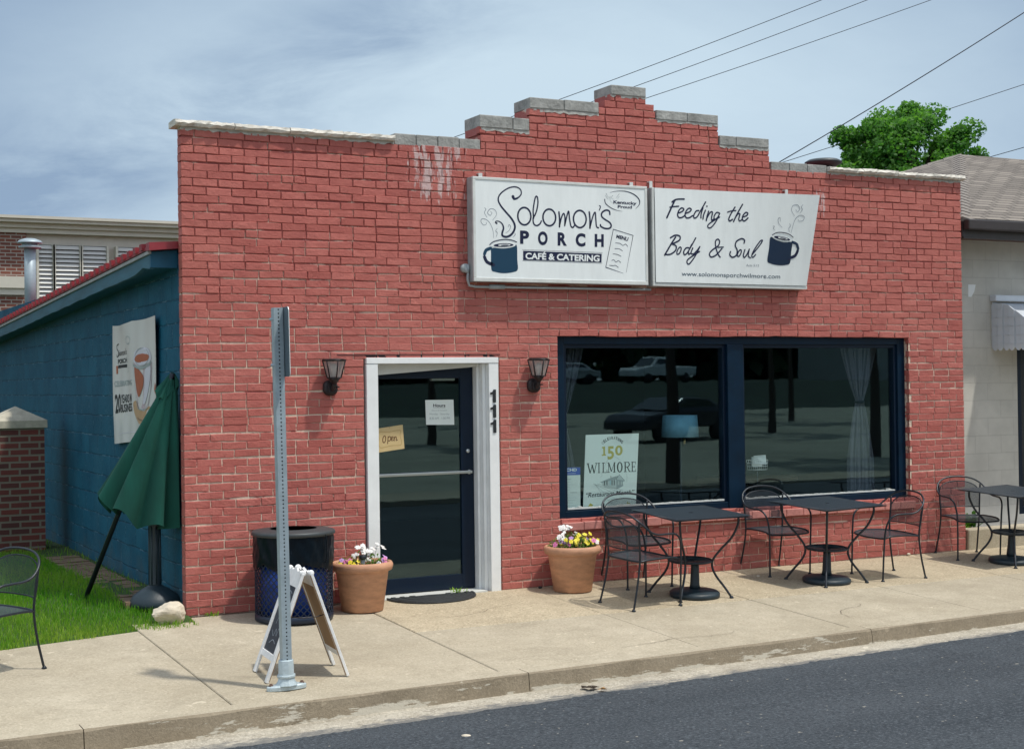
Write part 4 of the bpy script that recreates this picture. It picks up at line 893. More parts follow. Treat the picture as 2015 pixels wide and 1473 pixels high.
# ================================================================== WALL LAMPS
def lamp():
    T = thing('wall_lamp', '', 'wall lamp', (0, 0, 0), group='lantern lamps beside the door')
    b = MB(); b.lathe([(.0, -.0), (.062, .002), (.066, .03), (.052, .052), (.02, .058), (0, .058)], 20, (0, 0, 0), axis='y', fn=lambda g, z: 1+.10*abs(sin(g*2))); b.box(-.035, .035, -.075, -.045, -.04, .03); b.build('back_plate', M['lampblack'], T, bevel=.004)
    a = MB(); a.tube(smooth([(0, -.05, -.0), (.0, -.085, -.01), (.0, -.115, .02), (0, -.12, .05)], 5), .018, 10); a.lathe([(.018, .03), (.045, .065), (.06, .085)], 6, (0, -.12, 0)); a.box(.035, .055, -.10, -.07, .0, .012); a.build('arm', M['lampblack'], T)
    n = 6; P0 = [(.058*cos(2*pi*(i+.5)/n), -.12+.058*sin(2*pi*(i+.5)/n), .085) for i in range(n)]; P1 = [(.098*cos(2*pi*(i+.5)/n), -.12+.098*sin(2*pi*(i+.5)/n), .232) for i in range(n)]
    f = MB()
    for i in range(n):
        f.tube([P0[i], P1[i]], .006, 6); f.tube([P1[i], P1[(i+1) % n]], .007, 6); f.tube([P0[i], P0[(i+1) % n]], .007, 6)
    f.lathe([(.105, .232), (.108, .240), (.09, .246), (0, .249)], 6, (0, -.12, 0)); f.build('lantern_frame', M['lampblack'], T)
    g = MB(); q = .97
    for i in range(n):
        j = (i+1) % n; c = np.array((0, -.12, 0)); sh = lambda p: tuple((np.array(p)-np.array((0, -.12, p[2])))*q+np.array((0, -.12, p[2])))
        g.add([sh(P0[i]), sh(P0[j]), sh(P1[j]), sh(P1[i])], [(0, 1, 2, 3)])
    g.build('lantern_glass', M['lampglass'], T)
    u = MB(); u.lathe([(.0, .09), (.014, .095), (.018, .12), (.034, .155), (.030, .19), (.015, .205), (0, .208)], 16, (0, -.12, 0)); u.build('bulb', M['bulb'], T)
    return T
l1 = lamp(); c = WP(648, 763); l1.location = (c[0], 0, c[2]); l1['label'] = 'rusty black lantern lamp on the brick between sign post and door'
l2 = copy_tree(l1); c = WP(1048, 758); l2.location = (c[0], 0, c[2]); l2['label'] = 'rusty black lantern lamp between door and show window'

# ================================================================== BANNER, PAPERS
def banner():
    T = thing('banner', 'wrinkled white vinyl banner with iced drink picture on the blue wall', 'banner', (0, 1.78, 1.95))
    y0, y1, z0, z1 = .935, 2.615, 1.40, 2.50; ox = -.012
    C = [np.array(XP(u, v, ox)) for u, v in ((223, 641), (308, 620), (308, 862), (228, 873))]   # TL TR BR BL
    def pt(u, v, k=0.):
        q = (1-v)*((1-u)*C[3]+u*C[2])+v*((1-u)*C[0]+u*C[1])
        sag = .022*v**8*(1-abs(2*((u*2) % 1)-1)**2)*(1 if u < .5 else .6)
        wr = .012*math.sin(9*u+4*v)*.5+.018*math.exp(-((u-.33-.25*(1-v))/.10)**2)*max(0, v-.62)*2.2+.004*math.sin(31*u)*(.3+.7*(1-v))
        return np.array((ox-.012-wr-k, q[1], q[2]-sag*.7))-np.array((0, 1.78, 1.95))
    m = MB(); n = 40; V = [pt(i/n, j/n) for j in range(n+1) for i in range(n+1)]; F = [(j*(n+1)+i+1, j*(n+1)+i, (j+1)*(n+1)+i, (j+1)*(n+1)+i+1) for j in range(n) for i in range(n)]
    m.add(V, F, 0, 0., True); m.add([v+np.array((.003, 0, 0)) for v in V], [tuple(reversed(f)) for f in F], 0)
    I = Ink(m, lambda u, v: pt((u-105)/430., 1-(v-(205-115*(u-105)/430))/(1130.+110*(u-105)/430)), (-1, 0, 0), .002)
    # drink glass held in hands
    I.poly([(332, 560), (352, 830), (378, 1000), (440, 1030), (478, 985), (498, 800), (500, 560), (430, 590)], 2, 0); I.stroke([(332, 560), (352, 830), (378, 1000), (440, 1030), (478, 985), (498, 800), (500, 560)], .008, 4, k=4); I.poly([(345, 600), (352, 760), (385, 900), (420, 820), (430, 720), (405, 650)], 3, 1, True); I.poly([(440, 640), (490, 600), (480, 820), (450, 960), (425, 960), (440, 800)], 5, 1, True)
    I.poly([(332, 530), (350, 450), (410, 412), (470, 425), (495, 500), (480, 560), (410, 590), (350, 570)], 5, 1, True); I.poly([(348, 525), (375, 485), (430, 470), (478, 490), (470, 535), (415, 556), (365, 552)], 3, 2, True); I.ell((415, 505), 62, 88, 4, 2, .1, .006); I.stroke([(335, 585), (400, 615), (470, 590), (495, 560)], .02, 4, k=2)
    I.poly([(320, 960), (350, 935), (372, 980), (395, 1025), (440, 1045), (485, 1000), (500, 1050), (470, 1120), (430, 1172), (380, 1160), (335, 1080)], 6, 1, True); I.stroke([(330, 985), (345, 1060), (385, 1120), (430, 1140)], .012, 7, k=2); I.poly([(530, 770), (522, 830), (530, 875), (536, 860)], 3, 1, True)
    I.text('olomon\'s', [(160, 435), (262, 415), (262, 475), (160, 495)], 1, 0, shear=.1); I.stroke([(165, 375), (148, 395), (150, 425), (165, 455), (163, 490), (150, 500), (148, 480)], .012, 1); I.text('PORCH', [(158, 525), (258, 508), (258, 555), (158, 572)], 1, 0, bold=.03)
    I.poly([(160, 582), (256, 572), (256, 603), (160, 612)], 1); I.poly([(142, 590), (158, 588), (158, 665), (145, 668)], 3); I.ell((283, 335), 22, 38, 4, 0, 0, .006); I.stroke([(262, 610), (275, 610), (272, 640), (258, 650)], .004, 4)
    I.text('CELEBRATING', [(128, 735), (308, 725), (308, 778), (128, 792)], 4, 0, bold=.02); I.text('20', [(130, 862), (185, 858), (188, 1040), (135, 1050)], 1, 0, bold=.03); I.text('YEARS IN', [(190, 868), (302, 862), (302, 945), (190, 952)], 1, 0, bold=.02); I.text('BUSINESS', [(190, 962), (305, 952), (308, 1035), (192, 1042)], 1, 0, bold=.02); I.stroke([(165, 1245), (260, 1240), (345, 1240)], .006, 5)
    m.build('banner_sheet', [mat('banner_vinyl', (.70, .72, .70), .25, spec=.6), M['blackprint'], mat('drink_tint', (.50, .40, .42), .6), mat('drink_orange', (.40, .11, .05), .6), M['greyprint'], mat('drink_pale', (.62, .60, .66), .6), mat('hand_tan', (.50, .32, .18), .6), mat('hand_shadow_print', (.26, .15, .10), .6)], T)
banner()
def papers():
    # hours notice on the door glass
    y = .2025
    def plate(name, label, cat, quad, y, mats, draw, crop, th=.002):
        (cx, cy, sc) = crop; P = [WP(cx+u/sc, cy+v/sc, y) for u, v in quad]; c = sum(P)/4; T = thing(name, label, cat, tuple(c)); m = MB()
        V = [p-c for p in P]+[p-c+np.array((0, th, 0)) for p in P]; m.add(V, [(0, 1, 2, 3), (7, 6, 5, 4), (0, 4, 5, 1), (1, 5, 6, 2), (2, 6, 7, 3), (3, 7, 4, 0)])
        I = Ink(m, lambda u, v: WP(cx+u/sc, cy+v/sc, y)-c, (0, -1, 0), .0006); draw(I); m.build('sheet', mats, T); return T
    def d1(I):
        I.text('Hours', [(920, 648), (1056, 648), (1056, 682), (920, 682)], 1, bold=.03); I.stroke([(920, 690), (1056, 690)], .002, 1, sm=False); I.text('Dine in & Carryout', [(905, 712), (1075, 710), (1075, 730), (905, 732)], 2); I.text('Monday - Saturday', [(880, 750), (1102, 748), (1102, 775), (880, 777)], 2); I.text('8:30 AM - 1:00 PM', [(880, 795), (1105, 792), (1105, 820), (880, 822)], 2)
    plate('hours_notice', 'white paper hours notice taped high on the glass door', 'notice', [(832, 605), (1146, 600), (1155, 880), (842, 880)], y, [M['paper'], M['blackprint'], M['greyprint']], d1, (690, 680, 5.665))
    def d2(I):
        I.stroke([(305, 985), (330, 960), (420, 962), (500, 945), (555, 945), (550, 1000), (565, 1060), (555, 1105), (460, 1112), (380, 1130), (330, 1135), (312, 1085), (318, 1030)], .005, 2, True)
        I.ell((374, 1042), 16, 38, 1, 0, .12, .0095); I.stroke([(418, 1012), (412, 1090)], .009, 1); I.stroke([(416, 1025), (435, 1010), (448, 1030), (435, 1058), (416, 1055)], .009, 1); I.stroke([(452, 1040), (470, 1030), (468, 1012), (455, 1020), (455, 1055), (480, 1050)], .008, 1); I.stroke([(485, 1015), (485, 1058)], .009, 1); I.stroke([(486, 1035), (502, 1012), (510, 1030), (508, 1055), (522, 1048)], .008, 1); I.ell((432, 910), 4, 4, 1)
    plate('open_sign', 'tilted tan board sign reading Open in the door corner', 'sign', [(275, 927), (580, 880), (600, 1145), (290, 1193)], .19, [M['tan'], M['brownink'], M['tanline']], d2, (690, 680, 5.665), .012)
    def d3(I):
        cx, cy, r = 806, 470, 265
        t = 'CELEBRATING'
        for i, ch in enumerate(t):
            a = -pi/2+(i-5)*.147; q = lambda rr, da: (cx+rr*cos(a+da)*.82, cy+rr*sin(a+da)-i*1.5)
            I.text(ch, [q(r, -.058), q(r, .058), q(r-42, .062), q(r-42, -.062)], 1 if i % 4 else 3, bold=.03)
        I.poly([(662, 345), (705, 335), (705, 440), (718, 445), (718, 462), (660, 466), (660, 450), (680, 444), (680, 362), (662, 362)], 2); I.text('5', [(737, 335), (830, 330), (828, 505), (740, 522)], 2, bold=.03); I.text('0', [(844, 325), (948, 318), (948, 458), (844, 462)], 2, bold=.03)
        xs = {'W': (460, 595), 'I': (602, 640), 'L': (662, 735), 'M': (738, 850), 'O': (868, 948), 'R': (965, 1058), 'E': (1068, 1135)}
        for ch, (a, b) in xs.items():
            top = lambda x: 568-(x-460)*.036; bot = lambda x: 708-(x-460)*.036
            f = lambda u, v: (a+(b-a)*u, bot(a+(b-a)*u)+(top(a+(b-a)*u)-bot(a+(b-a)*u))*v)
            if ch == 'O':
                I.poly([f(.5+.5*cos(g), .5+.52*sin(g)) for g in np.linspace(0, 2*pi, 29)[:-1]], 1); I.poly([f(.5+.25*cos(g), .5+.42*sin(g)) for g in np.linspace(0, 2*pi, 29)[:-1]], 0, 1)
            else:
                for (x0, y0, x1, y1, w) in SERIF[ch]:
                    if abs(y1-y0) > abs(x1-x0)*.8: I.poly([f(x0-w/2, y0), f(x0+w/2, y0), f(x1+w/2, y1), f(x1-w/2, y1)], 1)
                    else: I.poly([f(x0, y0-w/2), f(x1, y1-w/2), f(x1, y1+w/2), f(x0, y0+w/2)], 1)
        # station drawing
        I.poly([(650, 830), (860, 790), (860, 925), (700, 905)], 4); I.poly([(860, 790), (950, 800), (955, 880), (862, 930)], 3); I.poly([(632, 830), (790, 765), (900, 735), (975, 812), (955, 818), (862, 790), (660, 835)], 3, 1); I.poly([(860, 790), (900, 722), (975, 808)], 4, 2); I.stroke([(860, 790), (900, 722), (978, 810)], .003, 1, sm=False, k=3)
        for x in (690, 725, 770, 795, 825): I.poly([(x, 815-(x-690)*.1), (x+12, 812-(x-690)*.1), (x+12, 872), (x, 868)], 1 if x != 770 else 6, 2)
        for x in (885, 925): I.poly([(x, 815), (x+14, 815), (x+14, 865), (x, 868)], 5, 2)
        I.stroke([(786, 770), (786, 745)], .006, 1, sm=False)
        for q in ((550, 855, 840, 985), (560, 860, 720, 1000), (575, 865, 650, 980), (545, 850, 900, 960), (600, 850, 950, 940)): I.stroke([q[:2], q[2:]], .0028, 3, sm=False)
        for st in ([(690, 640), (720, 560), (760, 500)], [(650, 700), (665, 730), (640, 760)], [(830, 470), (880, 500), (930, 540)], [(990, 700), (1010, 760), (1000, 830)], [(700, 1100), (800, 1060), (920, 1050)], [(720, 1130), (820, 1100), (900, 1080)], [(740, 1070), (800, 1120), (860, 1140)]): I.stroke(st, [.002, .006, .002], 5)
        I.text('“Restaurant Month”', [(445, 975), (1112, 930), (1110, 990), (442, 1042)], 1, bold=.012, shear=.25)
        t = '1876–2026'
        for i, ch in enumerate(t):
            u = i/(len(t)-1); x = 505+u*520; y = 1125+4*u*(1-u)*95-u*35; sl = .55*(1-2*u)
            dx, dy = 24*cos(sl), 24*sin(sl); ux, uy = 30*sin(sl), -30*cos(sl); c = np.array((x, y+30))
            I.text(ch, [c+(-dx+ux, -dy+uy), c+(dx+ux, dy+uy), c+(dx-ux, dy-uy), c+(-dx-ux, -dy-uy)] if ch != '–' else [c+(-18, -4), c+(18, -4), c+(18, 4), c+(-18, 4)], 2, bold=.03)
    plate('event_poster', 'tall white anniversary poster with gold numerals inside the show window', 'poster', [(440, 178), (1172, 155), (1128, 1205), (400, 1255)], .150, [mat('poster_paper', (.80, .86, .82), .6), M['blackprint'], M['gold'], M['greyprint'], M['palegrey'], M['palegrey'], mat('pale_blue_print', (.30, .52, .60), .6)], d3, (1090, 830, 7.015), .004)
    def d4(I):
        I.poly([(140, 628), (363, 625), (364, 728), (140, 735)], 1); I.text('JCHD', [(147, 640), (316, 636), (316, 690), (147, 696)], 2, 1, bold=.04); I.stroke([(165, 712), (300, 706)], .003, 2, k=1)
        for i, (a, b, m_) in enumerate([(150, 235, 3), (160, 235, 4), (165, 320, 4), (160, 220, 4), (160, 215, 4), (230, 320, 3), (155, 200, 4), (160, 310, 4), (160, 300, 4), (165, 260, 4), (165, 320, 4)]): I.stroke([(a, 792+i*36), (b, 790+i*36)], .004 if m_ == 3 else .003, m_, sm=False)
        I.text('INSPECTED', [(180, 1196), (275, 1194), (275, 1212), (180, 1214)], 5)
    plate('inspection_notice', 'narrow notice with a blue heading in the window corner', 'notice', [(138, 628), (364, 624), (366, 1222), (150, 1236)], .147, [M['paper'], M['blueprint'], M['signwhite'], M['greyprint'], M['palegrey'], M['blackprint']], d4, (1090, 830, 7.015))
papers()

# ================================================================== BEHIND THE GLASS: curtains, lamp, wire basket
def curtain(x0, x1, ztie, xt, ztop, zbot, y, label):
    T = thing('curtain', label, 'curtain', ((x0+x1)/2, y, zbot), group='sheer curtains behind the show windows'); c = (x0+x1)/2; m = MB(); nz, nx = 40, 60; V = []
    for j in range(nz+1):
        z = zbot+(ztop-zbot)*j/nz; d = (z-ztie)/(ztop-ztie) if z > ztie else (ztie-z)/(ztie-zbot); k = .16+.84*min(1, d*1.15)**.75 if z > ztie else .20+.55*min(1, d*1.6)**.6
        ctr = xt+(c-xt)*(min(1, d)**.8 if z > ztie else .35*d)
        for i in range(nx+1):
            u = i/nx-.5; V.append((ctr-c+u*(x1-x0)*k, .03*sin(i*1.05)*(.35+.65*k)+.012*sin(i*.37+z*3), z-zbot))
    m.add(V, [(j*(nx+1)+i, j*(nx+1)+i+1, (j+1)*(nx+1)+i+1, (j+1)*(nx+1)+i) for j in range(nz) for i in range(nx)], 0, 0, True); m.build('sheer_panel', M['sheer'], T)
    b = MB(); b.lathe([(.05, ztie-zbot-.012), (.056, ztie-zbot), (.05, ztie-zbot+.012)], 16, (xt-c, 0, 0)); b.build('tie_band', M['navy2'], T)
curtain(3.64, 3.94, 1.50, 3.70, 2.24, .80, .30, 'sheer curtain tied back at the window edge beside the door')
curtain(7.15, 7.60, 1.62, 7.38, 2.24, .66, .34, 'sheer curtain tied in at its middle behind the far window')
def floor_lamp():
    y = .62; c = WP(1338, 838, y); T = thing('floor_lamp', 'floor lamp with a blue drum shade behind the window', 'lamp', (c[0], y, .06)); h = c[2]-.06
    s = MB(); s.lathe([(.19, h-.11), (.175, h+.11), (.17, h+.11), (.185, h-.11)], 40); s.build('lamp_shade', M['shade'], T)
    p = MB(); p.lathe([(.14, 0), (.14, .015), (.02, .03), (.012, .05), (.012, h+.10)], 20); p.build('stem', M['navy2'], T)
    f = MB(); f.lathe([(0, h-.19), (.014, h-.18), (.014, h-.13), (0, h-.12)], 10, (.03, -.03, 0)); f.build('pull_switch', M['brass'], T)
floor_lamp()
def ceiling_lamp():
    c = WP(800, 716, 1.6); T = thing('ceiling_lamp', 'warm glowing ceiling lamp seen through the top of the glass door', 'lamp', (c[0], 1.6, c[2])); em = mat('warm_lamp_glow', (.9, .5, .2)); em.node_tree.nodes['Principled BSDF'].inputs['Emission Color'].default_value = (1, .5, .18, 1); em.node_tree.nodes['Principled BSDF'].inputs['Emission Strength'].default_value = 2.2
    r = MB(); r.lathe([(0, .05), (.09, .045), (.11, .01), (.10, .0)], 20); r.tube([(0, 0, .05), (0, 0, 2.74-c[2])], .008, 6); r.build('lamp_rim', M['brass'], T)
    for k in range(3): a = k*2*pi/3+.3; b = MB(); b.lathe([(0, -.035), (.022, -.025), (.026, 0), (.014, .02), (0, .022)], 12, (.055*cos(a), .055*sin(a), -.004)); b.build('bulb', em, T)
ceiling_lamp()
def inside_table(x, y, label):
    T = thing('dining_table', label, 'table', (x, y, .06)); t = MB(); t.box(-.4, .4, -.4, .4, .70, .735); t.build('tabletop', mat('dark_wood_top', (.06, .03, .016), .4) if 'dark_wood_top' not in bpy.data.materials else bpy.data.materials['dark_wood_top'], T, bevel=.006)
    p = MB(); p.lathe([(.25, 0), (.24, .02), (.03, .04), (.03, .70)], 20); p.build('pedestal', M['navy2'], T)
inside_table(4.55, 1.5, 'small dark cafe table inside behind the left window'); inside_table(6.75, 1.5, 'small dark cafe table inside behind the right window')
def basket():
    c = WP(1490, 910, .30); T = thing('wire_basket', 'small white wire basket holding papers on the window ledge', 'basket', (c[0], .30, .645)); z0 = .0; h = .17; w = .085; m = MB(); zz = c[2]-.645-.07
    for i in range(8):
        t = i/7*2-1; m.tube([(t*w, -.05, zz), (t*w*1.1, -.055, zz+.10)], .0016, 5); m.tube([(t*w, .05, zz), (t*w*1.1, .055, zz+.10)], .0016, 5)
    for k in range(4): z = zz+k*.033; m.tube([(-w-.003*k, -.05-.002*k, z), (w+.003*k, -.05-.002*k, z), (w+.003*k, .05+.002*k, z), (-w-.003*k, .05+.002*k, z)], .0018, 5, closed=True)
    m.build('wire_frame', M['signwhite'], T); m = MB(); m.tube([(0, 0, .004), (0, 0, zz)], .006, 8); m.lathe([(.05, 0), (.05, .006), (0, .008)], 16); m.build('stand', M['navy2'], T)
    p = MB(); p.hexa([(-.07, -.02, zz+.06), (.09, -.04, zz+.05), (.09, -.036, zz+.05), (-.07, -.016, zz+.06), (-.075, -.045, zz+.145), (.07, -.05, zz+.15), (.07, -.046, zz+.15), (-.075, -.041, zz+.145)]); p.hexa([(-.06, .01, zz+.03), (.07, .01, zz+.03), (.07, .03, zz+.03), (-.06, .03, zz+.03), (-.06, .0, zz+.13), (.08, -.01, zz+.125), (.08, .01, zz+.125), (-.06, .02, zz+.13)]); p.build('paper_stack', M['signwhite'], T)
basket()

# ================================================================== PATIO FURNITURE
def chair():
    T = thing('patio_chair', '', 'chair', (0, 0, 0), group='wrought iron chairs on the pavement'); r = .0088
    hoop = [(-.235, .225, .0), (-.238, .222, .25), (-.245, .215, .46), (-.262, .19, .575), (-.275, .125, .628), (-.282, .03, .636), (-.286, -.07, .638), (-.284, -.145, .662), (-.268, -.205, .712), (-.225, -.25, .762), (-.14, -.28, .802), (0, -.29, .816)]
    hoop = hoop+[(-x, y, z) for x, y, z in hoop[-2::-1]]
    f = MB(); f.tube(smooth(hoop, 5), r, 10); f.build('arm_hoop', M['iron'], T)
    for s in (-1, 1):
        l = MB(); l.tube(smooth([(s*.235, -.285, 0), (s*.222, -.235, .22), (s*.218, -.21, .42), (s*.228, -.228, .60), (s*.236, -.238, .742)], 5), r, 10); l.lathe([(.018, 0), (.019, .006), (.012, .014), (.009, .02)], 12, (s*.235, -.285, 0)); l.build('leg', M['iron'], T)
        g = MB(); g.lathe([(.018, 0), (.019, .006), (.012, .014), (.0088, .02)], 12, (s*.235, .225, 0)); g.build('foot_glide', M['iron'], T)
    b = MB(); arch = [(-.222, -.212, .50), (-.226, -.222, .62), (-.222, -.24, .672), (-.19, -.262, .722), (-.11, -.283, .758), (0, -.288, .769)]; arch += [(-x, y, z) for x, y, z in arch[-2::-1]]; A = smooth(arch, 6); b.tube(A, .0055, 8)
    b.tube(smooth([(-.222, -.212, .50), (-.12, -.252, .50), (0, -.262, .50), (.12, -.252, .50), (.222, -.212, .50)], 5), .006, 8); b.build('back_frame', M['iron'], T)
    p = MB(); nx, nz = 24, 14; V = []; AA = np.array(A)
    for j in range(nz+1):
        for i in range(nx+1):
            x = -.222+.444*i/nx; h = [q for q in AA]; zt_ = np.interp(x, AA[AA[:, 2] > .60][:, 0], AA[AA[:, 2] > .60][:, 2]); z = .50+(zt_-.50)*j/nz; y = -.212-.055*(1-(x/.222)**2)-.022*(z-.5)/.3; V.append((x, y, z))
    p.add(V, [(j*(nx+1)+i, j*(nx+1)+i+1, (j+1)*(nx+1)+i+1, (j+1)*(nx+1)+i) for j in range(nz) for i in range(nx)], 0, 0, True); p.build('back_mesh', M['chairback'], T)
    e = MB(); fr = [(-.225, .205, .405), (-.15, .235, .400), (0, .245, .396), (.15, .235, .400), (.225, .205, .405), (.238, .12, .425), (.228, -.10, .42), (.215, -.205, .41), (.12, -.235, .41), (0, -.24, .41), (-.12, -.235, .41), (-.215, -.205, .41), (-.228, -.10, .42), (-.238, .12, .425)]; Q = smooth(fr, 4, True); e.tube(Q, .0085, 8, closed=True); e.build('seat_frame', M['iron'], T)
    m = MB(); n = len(Q); c = np.array((0, 0, .405)); V = [tuple(q) for q in Q]+[tuple(c+(np.array(q)-c)*k+np.array((0, 0, -.006*(1-k)))) for k in (.66, .33) for q in Q]+[tuple(c)]
    F = [(i, (i+1) % n, (i+1) % n+n, i+n) for i in range(n)]+[(i+n, (i+1) % n+n, (i+1) % n+2*n, i+2*n) for i in range(n)]+[(i+2*n, (i+1) % n+2*n, 3*n) for i in range(n)]; m.add(V, F, 0, 0, True); m.build('seat', M['chairseat'], T)
    return T
CHAIRS = [  # centre x, y, facing direction in degrees, label
 (4.165, -.27, 268, 'iron mesh chair backed against the window behind the event poster'),
 (3.69, -1.10, 6, 'iron mesh chair nearest the right flower pot, turned toward its table'),
 (5.77, -.27, 268, 'iron mesh chair backed against the window between the two full tables'),
 (6.585, -.92, 177, 'iron mesh chair facing left beside the middle table'),
 (8.22, -.36, 252, 'iron mesh chair at the brick corner by the cream building'),
 (-1.715, -1.28, 212, 'iron mesh chair cut by the frame next to the lawn')]
c0 = chair()
for i, (x, y, a, lab) in enumerate(CHAIRS):
    o = c0 if i == 0 else copy_tree(c0)
    o.location = (x, y, gz(y)); o.rotation_euler = (math.atan(.045), 0, 0); o.rotation_euler = (Matrix.Rotation(math.atan(.045), 3, 'X') @ Matrix.Rotation(R(a-90), 3, 'Z')).to_euler(); o['label'] = lab
def table():
    T = thing('patio_table', '', 'table', (0, 0, 0), group='square iron tables on the pavement'); h = .39; z = .74
    t = MB(); n = 28; c = .0
    for i in range(n):
        for j in range(n): pass
    hole = .022
    ring = [(hole*cos(g), hole*sin(g)) for g in np.linspace(0, 2*pi, 17)[:-1]]
    def sq(g):
        k = h/max(abs(cos(g)), abs(sin(g))); return (k*cos(g), k*sin(g))
    outer = [sq(g) for g in np.linspace(0, 2*pi, 17)[:-1]]
    V = [(x, y, z) for x, y in outer]+[(x, y, z) for x, y in ring]+[(x, y, z-.012) for x, y in ring]+[(x, y, z-.012) for x, y in outer]
    F = [(i, (i+1) % 16, (i+1) % 16+16, i+16) for i in range(16)]+[(i+16, (i+1) % 16+16, (i+1) % 16+32, i+32) for i in range(16)]+[(i+32, (i+1) % 16+32, (i+1) % 16+48, i+48) for i in range(16)]
    t.add(V, F); t.build('tabletop', M['tabletop'], T)
    e = MB(); e.tube([(-h, -h, z-.006), (h, -h, z-.006), (h, h, z-.006), (-h, h, z-.006)], .0125, 8, closed=True); e.build('rim', M['iron'], T)
    for sx in (-1, 1):
        for sy in (-1, 1):
            l = MB(); d = lambda k: (sx*k, sy*k)
            P = [(*d(.30), .728), (*d(.30), .66), (*d(.262), .54), (*d(.195), .43), (*d(.148), .34), (*d(.140), .27), (*d(.165), .19), (*d(.222), .09), (*d(.262), 0.012)]
            l.tube(smooth(P, 5), .0105, 8); l.lathe([(.019, 0), (.02, .006), (.013, .016), (.010, .022)], 12, (sx*.265, sy*.265, 0)); l.build('leg', M['iron'], T)
    g = MB(); g.tube([(.195*cos(a), .195*sin(a), .315) for a in np.linspace(0, 2*pi, 41)[:-1]], .009, 8, closed=True); g.lathe([(.19, .302), (.19, .318), (.165, .312), (.04, .308), (.04, .30), (.165, .300)], 36); g.build('ring_brace', M['iron'], T)
    return T
M['tabletop'] = mat('mesh_table_top', (.030, .042, .055), .42, .2, noise=.3, nscale=60, bump=.35, bscale=160)
t0 = table()
TABS = [(4.29, -.94, -2, 'square iron table nearest the door, below the event poster', .70), (5.88, -.885, 5, 'square iron table before the far window, between two chairs', .7), (8.33, -.84, 5, 'square iron table cut by the frame outside the cream building', .7)]
for i, (x, y, a, lab, _) in enumerate(TABS):
    o = t0 if i == 0 else copy_tree(t0); o.location = (x, y, gz(y)); o.rotation_euler = (Matrix.Rotation(math.atan(.045), 3, 'X') @ Matrix.Rotation(R(a), 3, 'Z')).to_euler(); o['label'] = lab
def ubase():
    T = thing('umbrella_weight', '', 'umbrella base', (0, 0, 0), group='umbrella weights under the tables')
    d = MB(); d.lathe([(.215, 0), (.225, .01), (.225, .038), (.205, .052), (.12, .064), (.055, .072), (0, .074)], 40, fn=lambda g, z: 1+(.012*cos(6*g) if z < .06 else 0)); d.build('weight_disc', M['standplastic'], T)
    t = MB(); t.lathe([(.05, .07), (.042, .11), (.036, .27), (.034, .295), (0, .295)], 24); t.build('tube', M['standplastic'], T)
    return T
b0 = ubase()
for i, (x, y, lab) in enumerate([(4.30, -1.0, 'round dark umbrella weight under the table nearest the door'), (5.84, -.94, 'round dark umbrella weight under the middle table'), (8.33, -.84, 'round dark umbrella weight under the table at the frame edge')]):
    o = b0 if i == 0 else copy_tree(b0); o.location = (x, y, gz(y)); o.rotation_euler = (math.atan(.045), 0, 0); o['label'] = lab

